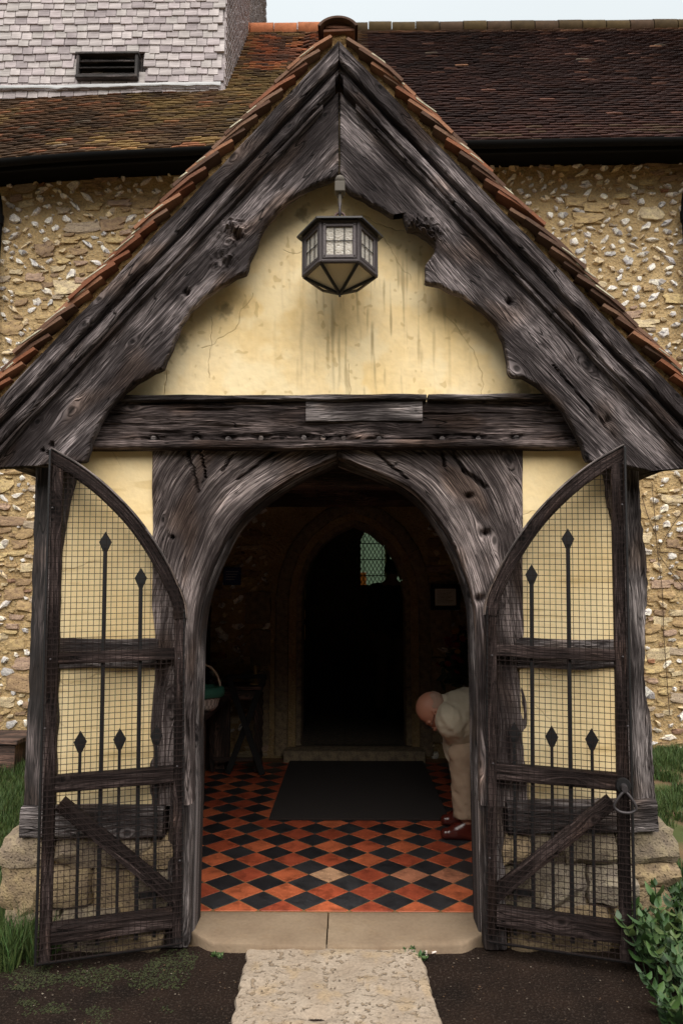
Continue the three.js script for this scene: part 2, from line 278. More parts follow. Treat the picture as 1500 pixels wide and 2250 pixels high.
const thT = tex(512, 512, (u, v) => { const b = fbm(u * 4, v * 4, 4, 4, 4, 75), f = fbm(u * 50, v * 50, 3, 50, 50, 76), d = clamp(0.7 * sst(0.1, 0.45, fbm(u * 12, v * 12, 4, 12, 12, 77)) + 0.6 * sst(0.15, 0.4, fbm(u * 4, v * 7, 4, 4, 7, 78))); let c = C3([0.19, 0.13, 0.083], [0.255, 0.185, 0.122], clamp(0.5 + b)); c = C3(c, [0.22, 0.15, 0.09], 0.5 * d).map((q) => q * (1 + 0.15 * f)); return [...c, clamp(0.5 + 0.3 * b + 0.2 * f - 0.2 * d)]; }, 0.9, 0.9);
const threshold = mat({ map: thT.map, bumpMap: thT.bump, bumpScale: 0.006, roughness: 0.85 });
// tarmac: dark binder, worn stone chips, brown leaf dust
const taT = tex(1024, 1024, (u, v) => {
  const b = fbm(u * 6, v * 6, 4, 6, 6, 81), c1 = n2(u * 110, v * 110, 110, 110, 82), c2 = n2(u * 220, v * 220, 220, 220, 83), chip = sst(0.32, 0.62, c1), s = sst(0.45, 0.62, c2);
  let c = C3([0.008, 0.0048, 0.0035], [0.020, 0.0115, 0.008], clamp(0.5 + 1.1 * b)); c = C3(c, [0.055, 0.040, 0.032], 0.4 * chip); c = C3(c, [0.10, 0.073, 0.055], 0.3 * s);
  return [...c, clamp(0.45 + 0.2 * b + 0.4 * c1 + 0.2 * c2)];
}, 1.3, 1.3);
const tarmac = dull({ map: taT.map, bumpMap: taT.bump, bumpScale: 0.008, roughness: 0.85 });
const soT = tex(512, 512, (u, v) => { const b = fbm(u * 6, v * 6, 5, 6, 6, 91), g = sst(-0.1, 0.3, fbm(u * 5, v * 5, 4, 5, 5, 92)); let c = C3([0.085, 0.052, 0.026], [0.17, 0.11, 0.055], clamp(0.5 + b)); c = C3(c, [0.045, 0.075, 0.016], 0.8 * g); return [...c, clamp(0.5 + 0.6 * b)]; }, 1.7, 1.7);
const soil = mat({ map: soT.map, bumpMap: soT.bump, bumpScale: 0.03, roughness: 1 });
// clay: roof and floor tiles
const clT = tex(512, 512, (u, v) => { const b = fbm(u * 5, v * 5, 4, 5, 5, 101), f = fbm(u * 60, v * 60, 2, 60, 60, 102), l = sst(0.28, 0.5, fbm(u * 14, v * 14, 3, 14, 14, 103)); const k = 0.85 + 0.4 * b + 0.25 * f; let c = [k, k, k]; c = C3(c, [1.25, 1.3, 1.25], 0.55 * l); return [c[0] * 0.8, c[1] * 0.8, c[2] * 0.8, clamp(0.5 + 0.4 * b + 0.3 * f)]; }, 0.5, 0.5);
const clay = (r, g, b, rough = 0.85) => dull({ map: clT.map, bumpMap: clT.bump, bumpScale: 0.003, roughness: rough, color: lin(r / 0.7, g / 0.7, b / 0.7) });
const ftT = tex(512, 512, (u, v) => { const b = fbm(u * 5, v * 5, 4, 5, 5, 111), f = fbm(u * 50, v * 50, 2, 50, 50, 112), s = sst(0.36, 0.5, n2(u * 26, v * 26, 26, 26, 113) * 0.8 + 0.4 * n2(u * 60, v * 60, 60, 60, 114)); const dirt = sst(0.0, 0.45, fbm(u * 9, v * 9, 4, 9, 9, 115)); const k = (0.84 + 0.5 * b + 0.2 * f) * (1 - 0.35 * dirt); return [...C3([k, k, k], [1.5, 1.6, 1.65], 0.35 * s).map((q) => q * 0.6), clamp(0.6 + 0.25 * b - 0.3 * s)]; }, 0.62, 0.62);
const floorTile = (r, g, b, rough) => mat({ map: ftT.map, bumpMap: ftT.bump, bumpScale: 0.0012, roughness: rough, color: lin(r / 0.5, g / 0.5, b / 0.5) });
const redTiles = [[.39, .080, .034], [.34, .066, .028], [.42, .10, .04], [.29, .055, .025], [.35, .135, .075]].map((c) => floorTile(...c, 0.5));
const palTile = floorTile(0.46, 0.26, 0.15, 0.6);
const blackTiles = [[.024, .022, .024], [.03, .028, .03], [.02, .018, .02]].map((c) => floorTile(...c, 0.42));
const iron = mat({ color: lin(0.012, 0.011, 0.012), roughness: 0.55, metalness: 0.3 });
const ironWorn = mat({ color: lin(0.06, 0.052, 0.055), roughness: 0.55, metalness: 0.6 });
const wireMat = dull({ color: lin(0.020, 0.013, 0.012) });
const blackPaint = dull({ color: lin(0.004, 0.004, 0.0042), roughness: 0.8 });
const leadMat = mat({ color: lin(0.42, 0.42, 0.43), roughness: 0.6, metalness: 0.2 });
const nearBlack = mat({ color: lin(0.012, 0.011, 0.011), roughness: 0.9 });
// ================================================================ GROUND
const gy = (x, z) => -0.05 + 0.15 * sst(-0.6, -3.6, z) * sst(1.2, 1.6, Math.abs(x)) + (Math.abs(x) > 1.6 ? 0.03 * n2(x * 1.1, z * 1.1, 0, 0, 9) * sst(1.6, 2.2, Math.abs(x)) : 0);
{
  // one sheet to the horizon: fine near the porch, coarse far off
  const xs = [], zs = []; for (const q of [-2000, -600, -200, -80, -40, -20, -12, -8]) xs.push(q); for (let x = -6; x <= 6.001; x += 0.15) xs.push(x); for (const q of [8, 12, 20, 40, 80, 200, 600, 2000]) xs.push(q);
  for (const q of [-2000, -600, -200, -80, -40, -20, -12]) zs.push(q); for (let z = -9; z <= 6.001; z += 0.15) zs.push(z); for (const q of [8, 12, 20, 40, 80, 200, 600, 2000]) zs.push(q);
  const pos = [], uv = [], idx = [], n = xs.length;
  zs.forEach((z) => xs.forEach((x) => { pos.push(x, Math.abs(x) < 6.1 && z > -9.1 && z < 6.1 ? gy(x, z) - 0.012 : -0.06, z); uv.push(x, z); }));
  for (let j = 0; j < zs.length - 1; j++) for (let i = 0; i < n - 1; i++) { const a = j * n + i; idx.push(a, a + n, a + 1, a + 1, a + n, a + n + 1); }
  const g = new THREE.BufferGeometry(); g.setAttribute('position', new THREE.Float32BufferAttribute(pos, 3)); g.setAttribute('uv', new THREE.Float32BufferAttribute(uv, 2)); g.setIndex(idx); g.computeVertexNormals();
  struct('ground', g, soil);
}
{
  // tarmac path up to the porch, ragged at the edges
  const L = [], R = []; for (let z = 7; z >= -0.1; z -= 0.08) { L.push([-1.62 + 0.10 * n2(z * 1.6, 3) + 0.05 * n2(z * 6, 8) - 0.05 * z, z]); R.push([1.42 + 0.08 * n2(z * 1.7, 33) + 0.05 * n2(z * 6, 18) + 0.06 * z, z]); }
  const pos = [], uv = [], idx = [], N = 36, n = N + 1;
  L.forEach((a, i) => { for (let k = 0; k < n; k++) { const t = k / N, x = mix(a[0], R[i][0], t), z = a[1]; pos.push(x, -0.046 + 0.006 * fbm(x * 2, z * 2, 3, 0, 0, 4) - (k === 0 || k === N ? 0.02 : 0), z); uv.push(x, z); } });
  for (let i = 0; i < L.length - 1; i++) for (let k = 0; k < N; k++) { const a = i * n + k; idx.push(a, a + 1, a + n, a + 1, a + n + 1, a + n); }
  const g = new THREE.BufferGeometry(); g.setAttribute('position', new THREE.Float32BufferAttribute(pos, 3)); g.setAttribute('uv', new THREE.Float32BufferAttribute(uv, 2)); g.setIndex(idx); g.computeVertexNormals();
  struct('path', g, tarmac);
}

// ================================================================ CHURCH (nave wall, doorway, roof, gutter)
const WZ = -3.53, EZ = -3.15, RZ = -6.54, RY = 10.17;
const eaveY = (x) => 5.935 + 0.01 * x - (x < 0 ? 0.0105 * x * x : 0) + 0.012 * n2(x * 0.9, 4);
const church = thing('church_nave', 'flint and rubble church nave with long brown tiled roof behind the porch', 'church');
const ACH = [[-0.452, 0.02], [-0.455, 1.55], [-0.42, 1.72], [-0.36, 1.88], [-0.27, 2.02], [-0.16, 2.13], [-0.03, 2.21], [0.1, 2.26], [0.23, 2.22], [0.35, 2.14], [0.46, 2.03], [0.55, 1.9], [0.61, 1.74], [0.65, 1.55], [0.648, 0.02]];
{
  const wall = part(church, 'wall', extr([[-7, -0.3], [7, -0.3], [7, 6.2], [-7, 5.75]], 0.7, WZ - 0.7, { holes: [ACH] }), mortar);
  part(church, 'end_wall', box(-7.6, -0.3, -9.55, -7.001, 5.7, WZ - 0.02), mortar); part(church, 'end_wall', box(7.001, -0.3, -9.55, 7.6, 5.7, WZ - 0.02), mortar);
  for (const s of [-1, 1]) part(church, 'gable_end', extr([[WZ - 0.3, 5.6], [-9.3, 5.6], [RZ, 9.9]].map(([z, y]) => [-z, y]), 0.4, 0).rotateY(Math.PI / 2).translate(s * 7.2 - 0.2, 0, 0), mortar);
  // far wall, with a two-light window seen through the two doorways
  const F0 = -9.55;
  part(church, 'far_wall', extr([[-7.4, -0.3], [7.4, -0.3], [7.4, 5.8], [-7.4, 5.8]], 0.6, F0 - 0.6, { holes: [[[0.27, 1.72], [0.74, 1.72], [0.74, 2.55], [0.66, 2.72], [0.505, 2.88], [0.35, 2.72], [0.27, 2.55]].reverse(), [[0.81, 1.72], [1.28, 1.72], [1.28, 2.55], [1.2, 2.72], [1.045, 2.88], [0.89, 2.72], [0.81, 2.55]].reverse()] }), mortar);
  part(church, 'nave_floor', box(-7, 0.02, F0, 7, 0.1, WZ - 0.02), stoneMat(0.22, 0.18, 0.14));
  // leaded lights
  const glass = new THREE.MeshPhysicalMaterial({ color: lin(0.46, 0.53, 0.41), transmission: 1, thickness: 0, roughness: 0.25 });
  const amber = new THREE.MeshPhysicalMaterial({ color: lin(0.45, 0.25, 0.10), transmission: 1, thickness: 0, roughness: 0.3 });
  for (const x0 of [0.27, 0.81]) {
    const win = part(church, 'window', null);
    part(win, 'pane', box(x0, 1.96, F0 - 0.32, x0 + 0.47, 2.9, F0 - 0.315), glass); part(win, 'pane', box(x0 + 0.111, 1.70, F0 - 0.32, x0 + 0.47, 1.959, F0 - 0.315), glass);
    part(win, 'pane', box(x0, 1.70, F0 - 0.32, x0 + 0.11, 1.959, F0 - 0.315), amber, 'amber tinted lower pane');
    const leads = []; const lo = 1.25, hi = 2.9;
    for (let k = -20; k < 24; k++) for (const s of [-1, 1]) { const pts = []; for (let i = 0; i <= 1; i++) { const x = x0 + 0.47 * i; pts.push([x, lo + k * 0.125 + s * 0.80 * i + (s < 0 ? 0.8 : 0)]); } let [p, q] = pts; const cl = (a, b) => { const d = (y) => [a[0] + (b[0] - a[0]) * (y - a[1]) / (b[1] - a[1]), y]; if (a[1] < lo) a = d(lo); if (a[1] > hi) a = d(hi); return a; }; if (Math.max(p[1], q[1]) <= lo || Math.min(p[1], q[1]) >= hi) continue; const A = cl(p, q), B = cl(q, p); if (Math.hypot(A[0] - B[0], A[1] - B[1]) > 0.02) leads.push(bar(V(...A, F0 - 0.305), V(...B, F0 - 0.305), 0.006, 4)); }
    for (const y of [1.6, 1.9, 2.2, 2.5]) leads.push(bar(V(x0, y, F0 - 0.3), V(x0 + 0.47, y, F0 - 0.3), 0.009, 4));
    for (const x of [x0 + 0.06, x0 + 0.41]) leads.push(bar(V(x, 1.25, F0 - 0.3), V(x, 2.8, F0 - 0.3), 0.006, 4));
    part(win, 'leading', merge(leads), nearBlack);
  }
  // flints and rubble bedded in the wall face
  const vis = (x, y, m) => { const kx = 0.053 + (x - 0.053) * 3.09 / 6.82, ky = 1.5 + (y - 1.5) * 3.09 / 6.82, ax = Math.abs(kx); if (Math.abs(x) > 5.4 || y > 5.98) return false; const inPorchWall = Math.abs(x) < 1.28 && y < 2.35 && y > 0; if (inPorchWall) return !(x > -0.74 && x < 0.84 && y < 2.45); const gable = ky < 4.25 - 1.15 * (ax + m) && ky > 2; const body = ax < 1.43 - m && ky <= 2.05; return !(gable || body); };
  const flints = [], fr = mulberry(404); const R = (a, b) => a + (b - a) * fr();
  for (let k = 0; k < 16; k++) {      // knapped flint: faceted, white rind and grey heart
    const nv = 6 + Math.floor(R(0, 4)), rim = [], top = [], tx = R(-0.25, 0.25), ty = R(-0.25, 0.25); for (let i = 0; i < nv; i++) { const a = (i + R(-0.3, 0.3)) / nv * 6.283, m = R(0.55, 1.12); rim.push(V(Math.cos(a) * m, Math.sin(a) * m, -0.3)); const q = m * R(0.62, 0.92); top.push(V(Math.cos(a) * q, Math.sin(a) * q, 0.7 + tx * Math.cos(a) + ty * Math.sin(a))); } const mid = V(R(-0.3, 0.3), R(-0.3, 0.3), R(0.7, 1.0)), tv = [];
    for (let i = 0; i < nv; i++) { const j = (i + 1) % nv; tv.push(rim[i], rim[j], top[j], rim[i], top[j], top[i], top[i], top[j], mid); }
    let g = new THREE.BufferGeometry(); g.setAttribute('position', new THREE.Float32BufferAttribute(tv.flatMap((v) => v.toArray()), 3)); g.computeVertexNormals(); g = uvm(g, 'x'); const n = g.attributes.position.count, col = new Float32Array(n * 3);
    for (let i = 0; i < n; i += 3) { const t = fr(), c = t < 0.74 ? [1, 0.99, 0.97] : t < 0.94 ? [0.66, 0.64, 0.65] : [0.25, 0.24, 0.26]; for (let q = 0; q < 3; q++) col.set(c, (i + q) * 3); }
    g.setAttribute('color', new THREE.BufferAttribute(col, 3)); const uv = g.attributes.uv; for (let i = 0; i < uv.count; i++) uv.setXY(i, uv.getX(i) * 0.06, uv.getY(i) * 0.06);
    flints.push(g);
  }
  const rubbles = []; for (let k = 0; k < 9; k++) { const g = boulder(2, 2, 2, R(0.05, 0.38), 0.22, 3); const uv = g.attributes.uv; for (let i = 0; i < uv.count; i++) uv.setXY(i, uv.getX(i) * 0.08, uv.getY(i) * 0.08); rubbles.push(g); }
  const placed = [], cells = {}; const key = (x, y) => `${Math.floor(x / 0.2)},${Math.floor(y / 0.2)}`;
  const clash = (x, y, a, b) => { const cx = Math.floor(x / 0.2), cy = Math.floor(y / 0.2); for (let i = -1; i <= 1; i++) for (let j = -1; j <= 1; j++) for (const q of cells[`${cx + i},${cy + j}`] || []) { const dx = (x - q.x) / (a + q.a + 0.010), dy = (y - q.y) / (b + q.b + 0.009); if (dx * dx + dy * dy < 1) return true; } return false; };
  for (let t = 0; t < 80000; t++) {
    const x = R(-5.4, 5.4), y = R(0, 5.98), k = t < 240 ? R(0.065, 0.10) : t < 20000 ? R(0.042, 0.066) : t < 50000 ? R(0.028, 0.042) : R(0.018, 0.028);
    if (!vis(x, y, 0.8)) continue;
    const flint = fr() < clamp(0.8 + 1.5 * fbm(x * 0.9 + 5, y * 0.9, 2, 0, 0, 88), 0.25, 1.25) * (t < 240 ? 0.1 : t < 50000 ? 0.95 : 0.8) * (y > 2.2 ? 1.05 : 0.72), a = k * (flint ? R(0.75, 1.65) : R(1.0, 1.7)), b = k * (flint ? R(0.45, 0.95) : R(0.45, 0.8));
    if (clash(x, y, a, b)) continue;
    const s = { x, y, a, b, flint }; placed.push(s); (cells[key(x, y)] ||= []).push(s);
  }
  const inView = (s) => vis(s.x, s.y, -0.05) && Math.abs(s.x) < 3.6 ? 1 : 0;
  placed.sort((p, q) => inView(q) - inView(p) || q.a * q.b - p.a * p.b);
  const rest = new Map();
  placed.forEach((s, i) => {
    const geo = s.flint ? pick(flints) : pick(rubbles), m = s.flint ? pick(flintMats) : rnd() < 0.03 ? pick(brickBits) : pick(rubbleMats), o = new THREE.Object3D();
    o.position.set(s.x, s.y, WZ + R(-0.004, 0.006)); o.scale.set(s.a, s.b, s.flint ? R(0.020, 0.042) : R(0.010, 0.024)); o.rotation.set(R(-0.1, 0.1), R(-0.1, 0.1), s.flint ? R(-0.9, 0.9) : R(-0.16, 0.16)); o.updateMatrix();
    if (i < 300) { const q = part(wall, s.flint ? 'flint' : 'rubble_stone', geo, m); q.position.copy(o.position); q.scale.copy(o.scale); q.rotation.copy(o.rotation); }
    else { const g = geo.clone(); g.applyMatrix4(o.matrix); (rest.get(m) || rest.set(m, []).get(m)).push(g); }
  });
  for (const [m, l] of rest) { const q = part(wall, 'small_stones', merge(l), m); q.userData.kind = 'stuff'; }
  console.log('wall stones', placed.length);
  // dressed stone doorway: jamb blocks and voussoirs in two orders
  const sur = part(church, 'door_surround', null);
  const path = resample(ACH, 24);
  for (const [w0, w1, zf, dp] of [[-0.055, 0.07, WZ - 0.06, 0.25], [0.07, 0.2, WZ + 0.035, 0.2]]) {
    const off = (i, w) => { const a = path[Math.max(0, i - 1)], b = path[Math.min(24, i + 1)], dx = b[0] - a[0], dy = b[1] - a[1], l = Math.hypot(dx, dy); return [path[i][0] - dy / l * w, path[i][1] + dx / l * w]; };
    const cuts = w0 < 0 ? [0, 3, 6, 8, 10, 12, 14, 16, 18, 21, 24] : [0, 2, 5, 7, 9, 11, 12, 13, 15, 17, 19, 22, 24];
    for (let c = 0; c < cuts.length - 1; c++) {
      const A = [], B = []; for (let i = cuts[c]; i <= cuts[c + 1]; i++) { A.push(off(i, w0)); B.push(off(i, w1)); }
      const n = A.length - 1; for (const Q of [A, B]) { const d0 = [Q[1][0] - Q[0][0], Q[1][1] - Q[0][1]], d1 = [Q[n][0] - Q[n - 1][0], Q[n][1] - Q[n - 1][1]], l0 = Math.hypot(...d0), l1 = Math.hypot(...d1); Q[0] = [Q[0][0] + d0[0] / l0 * 0.004, Q[0][1] + d0[1] / l0 * 0.004]; Q[n] = [Q[n][0] - d1[0] / l1 * 0.004, Q[n][1] - d1[1] / l1 * 0.004]; }
      part(sur, 'voussoir', loft(A, B, 4, zf + R(-0.004, 0.004), dp, { r: 0.03, rough: 0.6 }), pick(doorStoneMats));
    }
  }
  for (const [x, y, w, h] of [[-0.80, 0.27, 0.2, 0.3], [-0.83, 0.62, 0.26, 0.36], [-0.79, 1.02, 0.19, 0.34], [-0.82, 1.4, 0.24, 0.3], [0.92, 0.3, 0.18, 0.3], [0.95, 0.75, 0.24, 0.36], [0.93, 1.2, 0.2, 0.36]]) { const g = boulder(w, h, 0.12, 0.12, 0.02, 3).translate(x, y, WZ - 0.01); part(sur, 'quoin', g, pick(doorStoneMats)); }
  part(church, 'door_step', bx(1.3, 0.11, 0.32, 0.1, 0.045, WZ + 0.03, 'x', 0.012), doorStoneMats[1]);
  // door leaf folded back inside, brass latch on its edge
  const leaf = part(church, 'door', null);
  for (let k = 0; k < 6; k++) part(leaf, 'board', bx(0.045, 2.0 - Math.abs(k - 1) * 0.03, 0.17, -0.44, 1.11, WZ - 0.78 - k * 0.174, 'y', 0.004), oakBrown);
  part(leaf, 'latch', merge([bx(0.012, 0.16, 0.03, -0.414, 1.13, WZ - 0.72), bx(0.012, 0.1, 0.03, -0.414, 1.32, WZ - 0.72), bx(0.012, 0.12, 0.03, -0.414, 1.53, WZ - 0.72)]), mat({ color: lin(0.6, 0.4, 0.12), metalness: 0.9, roughness: 0.35 }), 'brass latch plates');
}
{
  // ---- roof: hand-made plain tiles in double lap; rows sag a little on the left
  const N = 62, gauge = Math.hypot(RY - 5.98, RZ - EZ) / N;
  const roofPoint = (x, t) => V(x, mix(eaveY(x), RY, t) - 0.10 * Math.sin(Math.PI * t) * (x < -0.5 ? 1 : 0.25), mix(EZ, RZ, t));
  const roof = part(church, 'roof', null);
  // boards below the tiles (front and back slope)
  const pos = [], uv = [], idx = []; for (let i = 0; i <= 40; i++) { const x = -7.6 + 15.2 * i / 40; for (let j = 0; j <= 8; j++) { const p = roofPoint(x, j / 8); pos.push(p.x, p.y - 0.05, p.z); uv.push(x, j); } } for (let i = 0; i < 40; i++) for (let j = 0; j < 8; j++) { const a = i * 9 + j; idx.push(a, a + 9, a + 1, a + 1, a + 9, a + 10); }
  const deck = new THREE.BufferGeometry(); deck.setAttribute('position', new THREE.Float32BufferAttribute(pos, 3)); deck.setAttribute('uv', new THREE.Float32BufferAttribute(uv, 2)); deck.setIndex(idx); deck.computeVertexNormals();
  part(roof, 'boarding', deck, oak);
  const bk = extr([[-RZ, RY - 0.02], [-RZ, RY - 0.14], [9.95, 5.58], [9.95, 5.70]], 15.2).rotateY(Math.PI / 2).translate(-7.6, 0, 0); part(roof, 'back_slope', bk, clay(0.13, 0.06, 0.035));
  const tg = [0, 1, 2].map(() => { const g = new THREE.BoxGeometry(0.166, 0.016, 0.24, 2, 1, 1), p = g.attributes.position, s = rr(0, 9); for (let i = 0; i < p.count; i++) p.setY(i, p.getY(i) + 0.003 * (1 - (p.getX(i) / 0.083) ** 2) + 0.004 * n2(p.getX(i) * 20 + s, p.getZ(i) * 9)); g.translate(0, 0, 0.0); return uvm(toCreasedNormals(g, 0.6), 'x'); });
  const M = new THREE.Matrix4(), q = new THREE.Quaternion(), e = new THREE.Euler(), sc = V(1, 1, 1);
  const turX = (x, t) => x < -1.49 && x > -5.6 && mix(EZ, RZ, t) < -4.66;
  const list = [];
  for (let k = 0; k < N; k++) for (let c = -46; c < 46; c++) {
    const x = (c + (k % 2) * 0.5) * 0.170 + rr(-0.006, 0.006), t = (k + 0.5) / N; if (turX(x, t)) continue;
    const A = roofPoint(x, t), B = roofPoint(x, Math.min(1, t + 0.05)), ang = Math.atan2(B.y - A.y, -(B.z - A.z)), dx = roofPoint(x + 0.1, t).y - A.y;
    const slip = rnd() < 0.02 ? rr(0.02, 0.05) : 0;
    e.set(ang - 0.16 + rr(-0.015, 0.015), rr(-0.03, 0.03), Math.atan2(dx, 0.1) + rr(-0.025, 0.025)); q.setFromEuler(e);
    const P = A.clone().add(V(0, 0.012 + rr(0, 0.012), 0)); P.y -= slip * Math.sin(ang); P.z += slip * Math.cos(ang);
    M.compose(P, q, sc);
    // colour belongs to the tile: fired dark on the right, ochre lichen patches and newer red tiles on the left
    const n = fbm(x * 0.8 + 3, t * 4, 3, 0, 0, 7), r = rnd(); let col;
    const lich = sst(0.0, 0.35, fbm(x * 1.1 + 9, t * 3.2, 3, 0, 0, 17) + (x < -0.6 && x > -2.6 ? 0.22 : -0.1));
    if (x < -0.2 && t > 0.62 && x > -2.2) col = r < 0.3 ? [0.26, 0.08, 0.035] : r < 0.65 ? [0.13, 0.05, 0.028] : [0.075, 0.036, 0.024];
    else if (x < 0.3) col = r < 0.10 ? [0.17, 0.07, 0.036] : r < 0.5 ? [0.088, 0.046, 0.025] : [0.055, 0.032, 0.019];
    else col = r < 0.03 ? [0.11, 0.05, 0.035] : r < 0.4 ? [0.036, 0.0145, 0.0105] : [0.022, 0.0092, 0.0075];
    if (t > 0.95) col = r < 0.4 ? [0.17, 0.085, 0.05] : [0.09, 0.05, 0.035];
    if (x < 0.3) col = C3(col, [0.19, 0.13, 0.045], 0.5 * lich * (r < 0.7 ? 1 : 0.3)); if (r > 0.995) col = [0.13, 0.10, 0.075];
    if (r < 0.002 && x > 0.3) col = [0.34, 0.17, 0.10];
    const k2 = 1 + 0.9 * n; list.push({ M: M.clone(), c: col.map((v) => v * k2 * 1.25), g: Math.floor(rnd() * 3), d: (Math.abs(x) < 4 ? 0 : 9) + t, P });
  }
  list.sort((a, b) => a.d - b.d);
  // the rows above the gutter one by one, the rest joined
  const bins = new Map();
  const binOf = (c) => { const k = c.map((v) => Math.round(Math.log(v) * 2.2)).join(); if (!bins.has(k)) bins.set(k, clay(c[0], c[1], c[2], 0.97)); return bins.get(k); };
  list.slice(0, 300).forEach((t) => { const m = part(roof, 'roof_tile', tg[t.g], binOf(t.c)); t.M.decompose(m.position, m.quaternion, m.scale); });
  const wm = clay(0.7, 0.7, 0.7, 0.97);
  for (let v = 0; v < 3; v++) { const sub = list.slice(300).filter((t) => t.g === v), im = new THREE.InstancedMesh(tg[v], wm, sub.length), cc = new THREE.Color(); sub.forEach((t, i) => { im.setMatrixAt(i, t.M); im.setColorAt(i, cc.setRGB(...t.c)); }); im.name = 'roof_tiles'; im.userData.kind = 'stuff'; roof.add(im); }
  // ridge tiles
  for (let c = -20; c < 20; c++) { const x = c * 0.36 + 0.18, g = new THREE.CylinderGeometry(0.15, 0.15, 0.345, 9, 1, false, -1.25, 2.5); g.rotateZ(Math.PI / 2); g.rotateX(0); const h = toCreasedNormals(g, 0.5); h.rotateX(-Math.PI / 2 + Math.PI / 2); const m = part(roof, 'ridge_tile', uvm(h, 'x'), x < -0.1 ? pick([clay(.42, .15, .07), clay(.36, .13, .06)]) : pick(ridgeOld())); m.position.set(x, RY - 0.055 + rr(-0.008, 0.008), RZ); m.rotation.set(0, 0, rr(-0.012, 0.012)); }
  function ridgeOld() { return ridgeOld.l ||= [clay(.062, .04, .016), clay(.052, .033, .015), clay(.058, .034, .02)]; }
  // gutter, fascia, soffit, downpipes
  const gp = []; for (let x = -7.4; x <= 7.41; x += 0.4) gp.push([x, eaveY(x) - 0.06, EZ + 0.09]);
  const gs = new THREE.Shape(); gs.absarc(0, 0, 0.05, Math.PI, 2 * Math.PI, false); gs.absarc(0, 0, 0.045, 2 * Math.PI, Math.PI, true);
  const gc = new THREE.CatmullRomCurve3(gp.map((p) => V(...p)));
  part(church, 'gutter', new THREE.ExtrudeGeometry(gs, { steps: 60, bevelEnabled: false, extrudePath: gc }).rotateX(0), blackPaint);
  const fa = gp.map(([x, y]) => [x, y + 0.06]), fb = gp.map(([x, y]) => [x, y - 0.065]); part(church, 'fascia', loft(fa, fb, 4, EZ + 0.03, 0.03, { rough: 0.2, r: 0.004 }), blackPaint);
  { const pos = [], idx = [], uv = []; gp.forEach(([x]) => { const y = eaveY(x) - 0.01; for (const [z, dy] of [[EZ + 0.02, 0], [WZ - 0.05, 0], [WZ - 0.05, 0.02], [EZ + 0.02, 0.02]]) { pos.push(x, y + dy, z); uv.push(x, z); } }); for (let i = 0; i < gp.length - 1; i++) for (let k = 0; k < 4; k++) { const a = i * 4 + k, b = i * 4 + (k + 1) % 4; idx.push(a, b, a + 4, b, b + 4, a + 4); } const g = new THREE.BufferGeometry(); g.setAttribute('position', new THREE.Float32BufferAttribute(pos, 3)); g.setAttribute('uv', new THREE.Float32BufferAttribute(uv, 2)); g.setIndex(idx); part(church, 'soffit', toCreasedNormals(g, 0.5), blackPaint); }
  for (const [x, zz] of [[-3.52, 1], [3.46, 1]]) { const pz = WZ + 0.10, dp = part(church, 'downpipe', merge([tube([[x, eaveY(x) - 0.15, EZ + 0.1], [x, 5.72, EZ + 0.08], [x, 5.55, pz + 0.05], [x, 5.40, pz], [x, 5.2, pz], [x, 0, pz]], 0.038, 90, 10), bar(V(x, 5.38, pz), V(x, 5.28, pz), 0.05, 12), bar(V(x, 3.4, pz), V(x, 3.3, pz), 0.05, 12)]), blackPaint); part(dp, 'bracket', bx(0.16, 0.035, 0.09, x, 3.35, WZ + 0.04), iron); }
}

